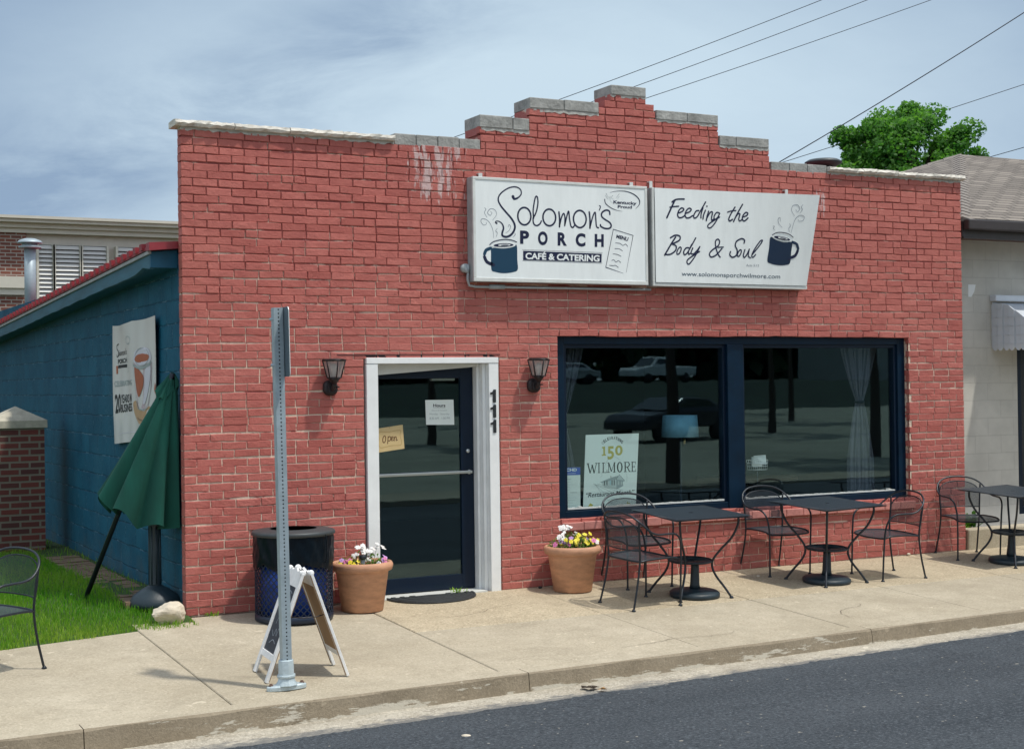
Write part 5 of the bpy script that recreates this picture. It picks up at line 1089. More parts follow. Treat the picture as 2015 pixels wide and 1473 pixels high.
# ================================================================== BIN, POTS, MAT, BOARD, POST
def bin_():
    x, y = .775, -.425; T = thing('litter_bin', 'dark blue mesh litter bin with black bag and flat grey lid', 'litter bin', (x, y, gz(y)), R(20)); r = .305; h = .66
    u = MB(); u.lathe([(.262, .02), (.268, .52), (.262, .52), (.256, .02)], 40); u.build('liner', M['binblue'], T)
    m = MB(); nc = 36; rows = 20; z0, z1 = .055, .60; dz = (z1-z0)/rows
    for j in range(rows):          # expanded-metal honeycomb: zigzag ribbons
        for i in range(nc):
            g = lambda k: 2*pi*k/nc; o = .5*(j % 2); a0, a1, a2 = g(i+o), g(i+o+.5), g(i+o+1)
            za, zb = z0+j*dz, z0+(j+1)*dz
            for (p, q) in ((a0, a1), (a2, a1)):
                P = np.array((r*cos(p), r*sin(p), za)); Q = np.array((r*cos(q), r*sin(q), zb)); t = (Q-P)/np.linalg.norm(Q-P); nn = np.array((cos((p+q)/2), sin((p+q)/2), 0)); b = np.cross(t, nn)*.0034; e = nn*.006
                m.add([P-b+e, P+b+e, Q+b+e, Q-b+e, P-b-e*.2, P+b-e*.2, Q+b-e*.2, Q-b-e*.2], [(0, 1, 2, 3), (0, 4, 5, 1), (2, 6, 7, 3), (1, 5, 6, 2), (3, 7, 4, 0)])
    m.build('mesh_drum', M['binmesh'], T)
    b = MB(); b.lathe([(r+.004, 0), (r+.012, .012), (r+.012, .05), (r+.002, .058), (r-.015, .058), (r-.02, .0)], 48); b.build('base_band', M['binmesh'], T)
    b = MB(); b.lathe([(r-.01, .595), (r+.008, .60), (r+.008, .635), (r-.01, .64)], 48); b.build('top_band', M['binmesh'], T)
    for k in range(4):
        a = pi/4+k*pi/2; s = MB(); s.bar(((r+.006)*cos(a), (r+.006)*sin(a), .03), ((r+.006)*cos(a), (r+.006)*sin(a), .62), .03, .008, (cos(a), sin(a), 0)); s.build('rib', M['binmesh'], T)
    g = MB(); rnd = np.random.RandomState(4); n = 90; ph = rnd.rand(12)*6.28
    def wob(a, z): return 1+(.010*sin(9*a+ph[0])+.014*sin(17*a+ph[1]+z*26)+.010*sin(31*a+ph[2]-z*32))*(1 if z < .69 else .3)
    V = []; zs = [.435, .45, .49, .53, .57, .61, .65, .68, .705]
    for z in zs:
        for i in range(n): a = 2*pi*i/n; rr = (r+.018)*wob(a, z)-(.004 if z < .44 else 0); zz = z+(.022*sin(5*a+ph[3])+.012*sin(11*a+ph[4]))*(1 if z < .5 else 0); V.append((rr*cos(a), rr*sin(a), zz))
    g.add(V, [(j*n+i, j*n+(i+1) % n, (j+1)*n+(i+1) % n, (j+1)*n+i) for j in range(len(zs)-1) for i in range(n)], 0, 0, True); g.build('bin_bag', M['bag'], T)
    l = MB(); l.lathe([(.19, .735), (.20, .728), (.325, .722), (.338, .712), (.338, .690), (.325, .682), (.18, .70), (.17, .72), (.19, .735)], 48); l.build('lid', M['lid'], T)
    for s in (-1, 1):
        k = MB(); a = s*1.5+.1; P = [(rr*cos(a), rr*sin(a), z) for rr, z in ((.34, .70), (.352, .60), (.345, .50), (.325, .47))]; k.tube(smooth(P, 4), .004, 6); k.build('lid_strap', M['bag'], T)
bin_()
def pot(name, x, y, s, label):
    T = thing(name, label, 'flower pot', (x, y, gz(y)), group='terracotta pots either side of the door')
    p = MB(); q = lambda L_: [(a*s, b*s) for a, b in L_]; p.lathe(q([(.165, 0), (.175, .006), (.222, .33), (.228, .335), (.252, .345), (.262, .372), (.262, .392), (.250, .412), (.236, .415), (.222, .40), (.214, .36), (.205, .345)]), 56); p.build('pot_body', M['terracotta'], T)
    d = MB(); d.lathe(q([(.214, .36), (.12, .375), (0, .385)]), 30); d.build('soil', M['soil'], T); return T
def flowers(name, x, y, z, rad, label, spec, seed, leafn=420, tall=.10):
    rnd = random.Random(seed); T = thing(name, label, 'flowers', (x, y, z)); f = MB()
    for i in range(leafn):
        a = rnd.uniform(0, 2*pi); r = rad*math.sqrt(rnd.random())*1.04; h = tall*(.15+.9*rnd.random())*(1.15-.6*(r/rad)**2); px, py, pz = r*cos(a), r*sin(a), h-.03*(r/rad)**3
        L_ = rnd.uniform(.016, .034); b = rnd.uniform(0, 2*pi); t = rnd.uniform(-.3, 1.0); d = np.array((cos(b)*cos(t), sin(b)*cos(t), sin(t))); e = np.cross(d, (0, 0, 1)); e = e/(np.linalg.norm(e)+1e-6)*L_*.30; P = np.array((px, py, pz)); m = P+d*L_*.5+np.array((0, 0, .003))
        f.add([P, m-e, P+d*L_, m+e], [(0, 1, 2, 3)], 0, min(1, max(.01, rnd.gauss(.45, .28))))
        if rnd.random() < .35: f.tube([(px*.7, py*.7, 0), (px, py, pz)], .0013, 4)
    f.build('foliage', M['plantleaf'], T)
    for (kind, bx, by, bz, sc) in spec:
        m = MB(); yaw = math.atan2(by+.3*0, bx) if (bx or by) else 0; n = np.array((bx*2+rnd.uniform(-.3, .3)-.10, by*2-.45+rnd.uniform(-.3, .3), .45)); n /= np.linalg.norm(n); e1 = np.cross(n, (0, 0, 1)); e1 /= np.linalg.norm(e1); e2 = np.cross(e1, n)
        k = 5 if kind != 'cluster' else 5
        def flower(c, sc, mi):
            for j in range(k):
                g = 2*pi*j/k+.3; dr = cos(g)*e1+sin(g)*e2; sd = -sin(g)*e1+cos(g)*e2; R2 = sc*rnd.uniform(.9, 1.15); nn = n*rnd.uniform(.05, .3)
                m.add([c+n*.002, c+dr*R2*.45-sd*R2*.42+nn*R2*.3, c+dr*R2*.95-sd*R2*.32+nn*R2*.5, c+dr*R2*1.05+nn*R2*.4, c+dr*R2*.95+sd*R2*.32+nn*R2*.5, c+dr*R2*.45+sd*R2*.42+nn*R2*.3], [(0, 1, 2, 3), (0, 3, 4, 5)], mi)
            m.lathe([(0, .0), (sc*.16, .001), (0, .003)], 6, tuple(c+n*.004), 1)
        c = np.array((bx, by, bz))
        if kind == 'cluster':
            for q in range(9): flower(c+np.array((rnd.gauss(0, .018), rnd.gauss(0, .016), rnd.gauss(0, .012)))*sc/.028, sc*.55, 0)
        else: flower(c, sc, 0)
        m.tube([c*np.array((.75, .75, .2)), c*np.array((.95, .95, .8)), c], .0014, 4, 2)
        m.build('blossom', [M[{'cluster': 'whitepetal'}.get(kind, kind)], M['eye'] if kind in ('lilac', 'pink') else M['gold'], M['plantleaf']], T)
    return T
PL = (1.405, -.335, .99); PRr = (3.455, -.30, .99)
pot('flower_pot', *PL, 'terracotta pot between the litter bin and the door'); pot('flower_pot', *PRr, 'terracotta pot under the show window, beside the first chair')
def sp(rows):
    return rows
flowers('pansies', PL[0], PL[1], gz(PL[1])+.375*PL[2], .215, 'white, pink and yellow bedding flowers in the pot left of the door', [
 ('cluster', -.03, -.05, .155, .038), ('cluster', .05, -.04, .12, .03), ('cluster', .135, .0, .155, .038), ('cluster', -.085, -.07, .105, .022), ('cluster', .10, .03, .10, .022), ('cluster', .02, -.10, .06, .016),
 ('pink', -.17, -.06, .05, .022), ('pink', -.15, -.10, .065, .02), ('lilac', -.19, -.02, .06, .02), ('yellow', -.19, -.10, .02, .022), ('yellow', -.13, -.14, .03, .024), ('yellow', -.10, -.16, .02, .022), ('yellow', -.155, -.13, .055, .02), ('yellow', -.08, -.12, .055, .018),
 ('lilac', .14, -.12, .05, .02), ('pink', .17, -.10, .03, .02), ('lilac', .19, -.05, .06, .02), ('pink', .12, -.16, .02, .018), ('lilac', .20, .0, .07, .018), ('yellow', -.21, -.03, .03, .018), ('pink', .155, -.13, .065, .017), ('whitepetal', .09, -.15, .03, .018), ('whitepetal', -.02, -.19, .02, .015)], 3)
rr = random.Random(12); sp2 = []
for k, cx, cy, cz, sc in [('cluster', -.10, -.02, .20, .032), ('cluster', -.02, .0, .195, .03), ('cluster', -.13, -.06, .11, .032), ('cluster', -.11, -.04, .145, .022), ('cluster', .03, -.02, .15, .02)]: sp2.append((k, cx, cy, cz, sc))
for i in range(34):
    a = rr.uniform(-pi, .25) if rr.random() < .85 else rr.uniform(0, pi); r = rr.uniform(.06, .235); z = .05+rr.uniform(-.02, .085)*(1.2-r/.25)
    k = 'yellow' if rr.random() < .56 else rr.choice(['lilac', 'lilac', 'pink', 'whitepetal', 'yellow']); sp2.append((k, r*cos(a)+.03, r*sin(a)*.9, z+.02, rr.uniform(.016, .024)))
sp2.append(('pink', -.205, -.05, .06, .024)); sp2.append(('yellow', .235, -.06, .075, .02)); sp2.append(('yellow', .20, .02, .13, .02))
flowers('pansies', PRr[0], PRr[1], gz(PRr[1])+.375*PRr[2], .225, 'yellow and white bedding flowers in the pot below the show window', sp2, 8, 620, .13)
def solar():
    T = thing('solar_light', 'small solar stake light among the flowers in the left pot', 'garden light', (PL[0]-.04, PL[1]-.12, gz(PL[1])+.375*PL[2])); s = MB(); s.lathe([(.012, .0), (.020, .07)], 14); s.build('lens', M['signside'], T); c = MB(); c.lathe([(.03, .07), (.032, .075), (.032, .10), (.028, .105), (0, .108)], 18); c.build('cap', M['blackplastic'], T)
solar()
def doormat():
    T = thing('door_mat', 'half round black rubber mat on the pavement at the door', 'door mat', (2.17, -.015, gz(-.015)+.009)); m = MB(); a = np.linspace(pi, 2*pi, 41); rx, ry = .42, .345
    def ring(k, z): return [(rx*k*cos(g), ry*k*sin(g), z+.045*ry*k*sin(g)) for g in a]
    ks = [1, .985, .95, .94, .90, .89, .80, .79, .70, .69, .60, .59, .48, .47, .36, .35]; zs = [.0, .012, .012, .008, .008, .014, .014, .008, .008, .014, .014, .008, .008, .014, .014, .008]
    V = []; n = len(a)
    for k, z in zip(ks, zs): V += ring(k, z)
    V += [(0, 0, .010)]; F = [(j*n+i, j*n+i+1, (j+1)*n+i+1, (j+1)*n+i) for j in range(len(ks)-1) for i in range(n-1)]+[((len(ks)-1)*n+i, (len(ks)-1)*n+i+1, len(ks)*n) for i in range(n-1)]
    m.add(V, F); m.add([(x, 0.0, z) for k, z in zip(ks, zs) for x in (-rx*k,)]+[(x, 0.0, z) for k, z in zip(ks[::-1], zs[::-1]) for x in (rx*k,)], [tuple(range(2*len(ks)))]); m.build('mat_sheet', M['rubber'], T)
doormat()
def board():
    y = -2.24; T = thing('sandwich_board', 'white framed chalkboard sandwich board standing behind the sign post', 'sandwich board', (.195, y, 0), R(-5))
    H = .70; za = gz(-2.2); xl, xr = -.275, .265; half = .195; top = np.array((0., 0, za+H))
    for sgn, xb in ((-1, xl), (1, xr)):
        foot = np.array((xb, 0, za)); ax = np.array((sgn*.018, 0, 0)); d = (foot-(top+ax)); L_ = np.linalg.norm(d); d /= L_; nrm = np.cross((0, 1, 0), d); Y = np.array((0, 1., 0))
        if nrm[0]*sgn < 0: nrm = -nrm
        P = lambda t, w, n: tuple(top+ax+d*t+Y*w+nrm*n+np.array((0, 0, gz(-2.24+w)-za if t > L_-.02 else 0)))
        def slab(mb, t0, t1, w0, w1, n0, n1): mb.hexa([P(t0, w0, n0), P(t1, w0, n0), P(t1, w1, n0), P(t0, w1, n0), P(t0, w0, n1), P(t1, w0, n1), P(t1, w1, n1), P(t0, w1, n1)])
        f = MB(); slab(f, .0, L_, -half, -half+.045, 0, .02); slab(f, .0, L_, half-.045, half, 0, .02)
        V = [(t, w) for t, w in ((.10, -half+.045), (.012, -half+.045), (-.012, -.10), (.004, -.07), (-.022, 0), (.004, .07), (-.012, .10), (.012, half-.045), (.10, half-.045))]; n = len(V)
        f.add([P(t, w, .002) for t, w in V]+[P(t, w, .018) for t, w in V], [tuple(range(n)), tuple(range(2*n-1, n-1, -1))]+[(i, (i+1) % n, (i+1) % n+n, i+n) for i in range(n)])
        for w in (-half+.022, half-.022): f.lathe([(.0, -.01), (.02, -.008), (.024, .004), (.018, .016), (0, .02)], 10, P(.0, w, .01), axis='y')
        slab(f, L_-.175, L_-.13, -half+.045, half-.045, .002, .018); f.build('frame', M['boardwhite'], T, bevel=.003)
        c = MB(); slab(c, .10, L_-.175, -half+.045, half-.045, .006, .010)
        if sgn < 0:
            I = Ink(c, lambda u, v: P(.13+v*(L_-.33), (u-.5)*.28, .011), tuple(nrm), .0004)
            for st in ([(.2, .05), (.45, .02), (.7, .10), (.75, .28), (.5, .36), (.3, .26), (.35, .12)], [(.3, .5), (.6, .48), (.7, .6)], [(.15, .70), (.3, .66), (.35, .78), (.5, .68), (.6, .80), (.8, .72)], [(.25, .9), (.5, .86), (.75, .93)]): I.stroke(st, .006, 2)
        c.build('chalkboard' if sgn < 0 else 'back_board', [M['chalk'] if sgn < 0 else M['wood'], M['chalk'], M['chalkline']], T)
        bb = MB(); slab(bb, .10, L_-.175, -half+.046, half-.046, .001, .0055); bb.build('board_backing', M['wood'], T)
        e = MB(); slab(e, .012, L_-.012, -half+.001, -half+.012, -.004, -.0005); e.build('inner_batten', M['wood'], T); e = MB(); slab(e, .012, L_-.012, half-.012, half-.001, -.004, -.0005); e.build('inner_batten', M['wood'], T)
    for w in (-half+.02,):
        s = MB(); s.tube([(-.118, w, za+.42), (-.03, w, za+.405), (.06, w, za+.408), (.115, w, za+.42)], .004, 6); s.build('stay', M['lampblack'], T)
board()
def post():
    x, y = -.035, -2.60; z0 = gz(y); T = thing('sign_post', 'perforated galvanised sign post bolted near the kerb, plate seen edge on', 'sign post', (x, y, z0), R(-1)); T.rotation_euler = (0, R(-.8), R(-1)); w = .031; H = 2.50; ph = .0254
    p = MB(); nz = int((H-.16)/ph); oc = 8
    def face(ax, holes):
        for i in range(nz if holes else 1):
            a, b = (.16+i*ph, .16+(i+1)*ph) if holes else (.16, .16+nz*ph); zc = (a+b)/2
            def P(s, z, d=0): return {'f': (s, -w+d, z), 'b': (-s, w-d, z), 'l': (-w+d, -s, z), 'r': (w-d, s, z)}[ax]
            if not holes: p.add([P(-w, a), P(w, a), P(w, b), P(-w, b)], [(0, 1, 2, 3)]); continue
            O = []; I = []
            for k in range(8):
                g = -3*pi/4+k*pi/4; sx, sz = [(-1, -1), (0, -1), (1, -1), (1, 0), (1, 1), (0, 1), (-1, 1), (-1, 0)][k]
                O.append(P(sx*w, zc+sz*ph/2)); I.append(P(.0058*cos(g), zc+.0058*sin(g)))
            J = [P(.0058*cos(-3*pi/4+k*pi/4), zc+.0058*sin(-3*pi/4+k*pi/4), .003) for k in range(8)]
            p.add(O+I+J, [(k, (k+1) % 8, (k+1) % 8+8, k+8) for k in range(8)]+[(k+8, (k+1) % 8+8, (k+1) % 8+16, k+16) for k in range(8)])
    face('f', True); face('r', True); face('l', False); face('b', True); zt = .16+nz*ph
    p.add([(-w, -w, zt-.001), (w, -w, zt-.001), (w, w, zt-.001), (-w, w, zt-.001)], [(0, 1, 2, 3)]); p.build('post', M['galv'], T)
    dk = MB(); dk.box(-w+.004, w-.004, -w+.004, w-.004, .12, zt-.01); dk.build('dark_core', M['darkgap'], T)  # dark box filling the post, stands in for shade behind the holes
    b = MB(); b.lathe([(.078, .03), (.060, .055), (.054, .085), (.052, .19), (.047, .195)], 8, fn=lambda g, z: 1); b.lathe([(.062, .078), (.064, .085), (.062, .098)], 8)
    V = [(.135*cos(g)*(1 if abs(cos(g)) > .5 else .8), .055*sin(g)) for g in np.linspace(0, 2*pi, 25)[:-1]]; n = len(V); b.add([(a, c, .0) for a, c in V]+[(a, c, .026) for a, c in V]+[(a*.8, c*.9, .034) for a, c in V], [tuple(range(n-1, -1, -1)), tuple(range(2*n, 3*n))]+[(i, (i+1) % n, (i+1) % n+n, i+n) for i in range(n)]+[(i+n, (i+1) % n+n, (i+1) % n+2*n, i+2*n) for i in range(n)])
    b.build('anchor', M['galvcast'], T, bevel=.003)
    for s in (-1, 1): q = MB(); q.lathe([(.017, .026), (.017, .036), (.012, .037), (.010, .046), (0, .048)], 6, (s*.105, 0, 0)); q.build('anchor_bolt', mat('rusty_bolt', (.09, .05, .035), .8) if s < 0 else bpy.data.materials['rusty_bolt'], T)
    t = MB(); W2, H2, c = .150, .228, .03; pts = []
    for (cx, cz, a0) in ((W2-c, H2-c, 0), (-W2+c, H2-c, 90), (-W2+c, -H2+c, 180), (W2-c, -H2+c, 270)):
        for k in range(5): g = R(a0+k*22.5); pts.append((cx+c*cos(g), cz+c*sin(g)))
    zc = zt-.225; n = len(pts); a = R(-3)
    Rm = lambda s, d: (w+.004+d*cos(a)-s*sin(a)*.0+s*math.sin(R(2)), s)
    V = [(Rm(s, 0)[0], Rm(s, 0)[1], zc+z) for s, z in pts]+[(Rm(s, .004)[0], Rm(s, .004)[1], zc+z) for s, z in pts]
    t.add(V[:n], [tuple(range(n))], 0); t.add(V[n:], [tuple(range(n-1, -1, -1))], 1); t.add(V, [(i, (i+1) % n, (i+1) % n+n, i+n) for i in range(n)], 1); t.build('sign_plate', [mat('dark_plate_back', (.10, .14, .17), .5, .4), M['signwhite']], T)
    for z in (zc+.15, zc-.15): q = MB(); q.lathe([(.009, -.05), (.009, .045)], 8, (0, 0, z), axis='x'); q.build('plate_bolt', M['galv'], T)
post()

# ================================================================== UMBRELLA BY THE BLUE WALL
def umbrella():
    P0 = np.array((-.638, .879, .06)); P1 = np.array((-.05, .13, 1.985)); T = thing('patio_umbrella', 'folded dark green patio umbrella leaning on the blue wall', 'umbrella', tuple(P0)); D = P1-P0; L_ = np.linalg.norm(D); d = D/L_
    p = MB(); p.tube([(0, 0, 0), tuple(D)], .021, 14); p.build('pole', M['pole'], T)
    hx = np.array((.83, -.50, 0.)); hx = hx-d*(hx@d); hx /= np.linalg.norm(hx); hy = np.cross(d, hx)
    def canopy(t0, t1, r0, r1, seed, nt=26, na=96, drop=.06, push=.0, lim=.012):
        m = MB(); V = []; rnd = np.random.RandomState(seed); ph = rnd.rand(6)*6.28
        for j in range(nt+1):
            f = j/nt; t = t0+(t1-t0)*f
            for i in range(na):
                a = 2*pi*i/na; pl = abs(sin(4*a+.45*sin(2*a+ph[4])+.25*f*sin(3*a+ph[5]))); r = (r0+(r1-r0)*f**1.0)*(1-.42*f**.4*(1-pl)**1.4+.05*sin(3*a+ph[1])*f+.03*sin(13*a+ph[2]))
                tt = t-(drop*(pl-.5)*f**4)*2+.03*sin(2*a+ph[3])*f-.13*f*max(0, cos(a))
                q = D*1-d*tt+hx*r*cos(a)*1.0+hy*r*sin(a)*.55+np.array((.17, -.12, -.05))*push*f
                w = P0+q
                if w[0] > -.004: q[0] -= (w[0]+.004)*(.97)
                if w[1] < .125: q[1] += (.125-w[1])
                V.append(tuple(q))
        m.add(V, [(j*na+i, j*na+(i+1) % na, (j+1)*na+(i+1) % na, (j+1)*na+i) for j in range(nt) for i in range(na)], 0, 0, True); return m
    canopy(.0, 1.29, .015, .455, 2, push=1.).build('canopy', M['greencloth'], T)
    canopy(-.004, .21, .018, .11, 5, 10, 96, .02, .1).build('vent_flap', M['greencloth'], T)
umbrella()
def standbase():
    c = np.array((-.16, .36, .085)); T = thing('umbrella_stand', 'dark resin umbrella stand with tall tube at the blue wall corner', 'umbrella base', tuple(c), group=None)
    d = MB(); d.lathe([(.205, -.03), (.212, .0), (.205, .03), (.18, .07), (.11, .12), (.06, .145), (.055, .15)], 40); d.build('weight_dome', M['standplastic'], T)
    t = MB(); t.lathe([(.055, .14), (.050, .16), (.046, .62), (.056, .66), (.062, .70), (.062, .82), (.05, .83)], 24); t.build('tube', M['standplastic'], T)
    for k in range(8): a = k*pi/4; s = MB(); s.tube([(.049*cos(a), .049*sin(a), .16), (.047*cos(a), .047*sin(a), .64)], .006, 6); s.build('rib', M['standplastic'], T)
    k = MB(); k.lathe([(.012, 0), (.012, .03), (.032, .035), (.034, .06), (0, .065)], 10, (-.05, 0, .75), axis='y'); k.build('clamp_knob', M['standplastic'], T)
standbase()
def rock():
    me = MB(); rnd = random.Random(21); c = WP(327, 1198, -.16); T = None
    import bmesh
    bm = bmesh.new(); bmesh.ops.create_icosphere(bm, subdivisions=4, radius=1)
    dirs = [(Vector((rnd.gauss(0, 1), rnd.gauss(0, 1), rnd.gauss(0, 1))).normalized(), rnd.uniform(.50, .80)) for _ in range(12)]
    for v in bm.verts:
        p = v.co.normalized(); r = 1.
        for n, k in dirs:
            q = p.dot(n)
            if q > .05: r = min(r, k/q)
        r = min(r, 1.05)*(1+.03*sin(9*p.x+5*p.y)+.02*sin(17*p.z+8*p.x)); v.co = Vector((p.x*r*.148, p.y*r*.115, p.z*r*.135))
    m = bpy.data.meshes.new('rock'); bm.to_mesh(m); bm.free(); m.materials.append(M['stonewhite']); o = bpy.data.objects.new('rock', m); COL.objects.link(o); o.location = (c[0], -.16, .062); tag(o, 'pale jagged limestone rock at the foot of the brick corner', 'rock')
rock()

# ================================================================== LEFT BACKGROUND: pier, school building
def pier():
    x, y = -.51, 5.15; T = thing('brick_pier', 'dark brick gate pier with a pyramid stone cap on the lawn', 'pier', (x, y, .0)); h = .265; H = 1.45
    s = MB(); a = h; s.add([(-a, -a, -.1), (a, -a, -.1), (a, -a, H), (-a, -a, H)], [(0, 1, 2, 3)], 0); s.add([(a, a, -.1), (-a, a, -.1), (-a, a, H), (a, a, H)], [(0, 1, 2, 3)], 0); s.add([(a, -a, -.1), (a, a, -.1), (a, a, H), (a, -a, H)], [(0, 1, 2, 3)], 1); s.add([(-a, a, -.1), (-a, -a, -.1), (-a, -a, H), (-a, a, H)], [(0, 1, 2, 3)], 1); s.build('shaft', [M['pierbrick'], M['pierbricky']], T)
    c = MB(); b = .295; c.add([(-b, -b, H), (b, -b, H), (b, b, H), (-b, b, H), (-b, -b, H+.085), (b, -b, H+.085), (b, b, H+.085), (-b, b, H+.085), (0, 0, H+.24)], [(3, 2, 1, 0), (0, 1, 5, 4), (1, 2, 6, 5), (2, 3, 7, 6), (3, 0, 4, 7), (4, 5, 8), (5, 6, 8), (6, 7, 8), (7, 4, 8)]); c.build('cap', mat('stone_cap', (.42, .39, .31), .85, noise=.3, nscale=7, bump=.3, bscale=20), T, bevel=.006)
pier()
def school():
    Y = 20.; T = thing('school_building', 'brick and cream institutional building with white louvers beyond the red roof', 'building', (0, Y, 0)); zc = WP(150, 462, Y)[2]; zt = WP(0, 431, Y)[2]; xb = WP(52, 500, Y)[0]
    w = MB(); w.box(-14, xb, .0, 10, -.7, zc); w.box(xb, 12, .35, 10, -.7, 3.3); w.build('wall', M['farbrick'], T)
    b = MB(); b.box(xb+.004, 12, .12, .349, 2.2, zc-.002); b.build('bay_panel', M['creamtrim'], T)
    c = MB(); c.box(-14, 12, -.06, 10, zc, zc+.10); c.box(-14, 12, -.14, 10, zc+.101, zc+.20); c.box(-14, 12, -.28, 10, zc+.201, zt); c.box(-14, 12, -.34, 10, zt+.001, zt+.06); c.build('cornice', M['creamtrim'], T)
    m = MB(); z2 = WP(20, 565, Y)[2]; m.box(-14, xb-.02, -.12, .1, z2-.02, z2+.22); m.box(-14, xb-.05, -.07, .1, z2-.16, z2-.021); m.build('belt_course', M['creamtrim'], T)
    zt2 = WP(150, 483, Y)[2]; zb = zt2-1.55; xs = [WP(u, 487, Y)[0] for u in (76, 103, 109, 156, 163, 209, 232, 275)]
    for k in range(4):
        a, e = xs[2*k], xs[2*k+1]
        if k == 3: e = a+.9
        f = MB(); f.box(a-.03, e+.03, .06, .1195, zb, zt2); f.build('louver_backing', M['lid'], T)
        l = MB(); n = 17; dz = (zt2-zb)/n
        for i in range(n): z = zb+i*dz; l.hexa([(a, -.02, z), (e, -.02, z), (e, -.005, z), (a, -.005, z), (a, .038, z+dz*.84), (e, .038, z+dz*.84), (e, .052, z+dz*.84), (a, .052, z+dz*.84)])
        l.build('louver', M['louver'], T)
    g = MB()
    for k in range(4):
        a = xs[2*k]; e = xs[2*k+1] if k < 3 else a+.9
        for p_, q_ in ((a-.055, a-.004), (e+.004, e+.045)): g = MB(); g.box(p_, q_, -.05, .118, zb, zt2); g.build('louver_post', M['creamtrim'], T)
school()

# ================================================================== RIGHT NEIGHBOUR
def neighbour():
    T = thing('cream_building', 'cream painted block building with a brown hip shingle roof', 'building', (0, 0, 0)); yw = .50
    w = MB(); w.box(8.70, 9.87, yw, 12, -.3, 3.5); w.box(9.87, 11.2, yw, 12, -.3, .28); w.box(9.87, 11.2, yw, 12, 2.30, 3.5); w.box(11.2, 18, yw, 12, -.3, 3.5); w.build('wall', M['creamblock'], T)
    g = MB(); g.box(8.552, 8.695, .30, 12, -.3, 3.5); g.build('party_strip', M['block'], T)
    d = MB(); d.box(9.872, 11.198, yw+.10, yw+.16, .28, 2.30); d.build('dark_window', M['cardark'], T); f = MB(); f.box(9.872, 9.95, yw+.02, yw+.098, .28, 2.30); f.box(9.951, 11.198, yw+.02, yw+.098, .28, .36); f.build('window_trim', M['navy2'], T)
    ze = 3.60; x0, y0 = 8.58, .02; A = np.array(WP(1888, 304, 4.2)); x1 = 19.; y1 = 13.
    A = np.array((A[0], 4.2, A[2])); B = np.array((x0, 2*4.2-y0, ze)); Cc = np.array((x0, y0, ze)); R2 = np.array((x1-4.4, 4.2, A[2]))
    m = bpy.data.meshes.new('roof'); V = [Cc, (x1, y0, ze), R2, A, B, (x1, 2*4.2-y0, ze)]; m.from_pydata([tuple(map(float, v)) for v in V], [], [(0, 1, 2, 3), (4, 0, 3), (5, 4, 3, 2), (1, 5, 2)])
    m.materials.append(M['shingle']); uv = m.uv_layers.new(name='UVMap')
    for p in m.polygons:
        n = p.normal; h = Vector((0, 0, 1)).cross(n); h.normalize(); q = n.cross(h)
        for li in p.loop_indices: v = m.vertices[m.loops[li].vertex_index].co; uv.data[li].uv = (v.dot(h), v.dot(q))
    o = bpy.data.objects.new('roof', m); COL.objects.link(o); o.parent = T; so2 = o.modifiers.new('thick', 'SOLIDIFY'); so2.thickness = .05; so2.offset = -1
    hc = MB(); n = 26
    for (P, Q) in ((Cc, A), (B, A)):
        d = Q-P; t = d/np.linalg.norm(d); s = np.cross(t, (0, 0, 1)); s /= np.linalg.norm(s); u = np.cross(s, t)
        for i in range(n):
            a = P+d*(i/n); e = P+d*((i+1.12)/n); k = u*.016; dn = -u*.05
            hc.add([a+s*.15+dn+k*.5, a+k, a-s*.15+dn+k*.5, e+s*.15+dn, e+k*.3, e-s*.15+dn], [(0, 1, 4, 3), (1, 2, 5, 4), (0, 2, 1), (3, 4, 5)])
    hc.build('hip_cap', mat('hip_shingle', (.21, .185, .165), .9, noise=.25, nscale=40), T)
    e = MB(); e.box(x0+.01, x1, y0-.09, y0+.005, ze-.13, ze-.02); e.build('gutter', M['brownfascia'], T, bevel=.012); f = MB(); f.box(x0+.02, x1, y0+.006, y0+.03, ze-.22, ze-.03); f.box(x0+.0, x0+.019, y0+.006, 8, ze-.20, ze-.03); f.build('fascia', M['brownfascia'], T); s = MB(); s.box(x0+.02, x1, y0+.031, yw-.002, ze-.18, ze-.165); s.build('soffit', M['soffitbrown'], T)
    # awning
    xa = 9.47; za = 2.70; zb = 2.20; ya = yw; out = .62; zo = 2.46
    a = MB(); hd = MB(); hd.box(xa-.02, 11.6, ya-.10, ya-.001, za+.03, za+.10); hd.build('awning_header', M['awning'], T, bevel=.01)
    for i in range(20): x = xa+i*.1; a.hexa([(x, ya-.02, za+.005), (x+.097, ya-.02, za+.005), (x+.097, ya-out, zo), (x, ya-out, zo), (x, ya-.02, za+.022), (x+.097, ya-.02, za+.022), (x+.097, ya-out, zo+.017), (x, ya-out, zo+.017)])
    a.build('awning_top', M['awning'], T)
    v = MB(); n = 7
    for i in range(n):                                   # side curtain of ribbed metal with a scalloped hem
        f0, f1 = i/n, (i+1)/n; y_0, y_1 = ya-.02-f0*(out-.02), ya-.02-f1*(out-.02)+.006; tz = lambda f: za-(za-zo)*max(0, f-.35)/.65; t0, t1 = tz(f0), tz(f1); P = []
        for k in range(7): g = pi*k/6; P.append((y_0+(y_1-y_0)*k/6, zb-.035*sin(g)))
        Q = [(y_0, t0)]+P+[(y_1, t1)]; nn = len(Q); dx = .010*(i % 2); v.add([(xa-.004-dx, y, z) for y, z in Q]+[(xa+.012-dx, y, z) for y, z in Q], [tuple(range(nn)), tuple(range(2*nn-1, nn-1, -1))]+[(j, (j+1) % nn, (j+1) % nn+nn, j+nn) for j in range(nn)])
        for q in range(0, 5):
            z = zb+.04+q*.10
            if z < t1-.02: v.box(xa-.012-dx, xa-.0045-dx, y_1+.004, y_0-.004, z, z+.007)
        v.box(xa-.018, xa-.0165, y_0-.008, y_0-.002, zb, t0-.004)
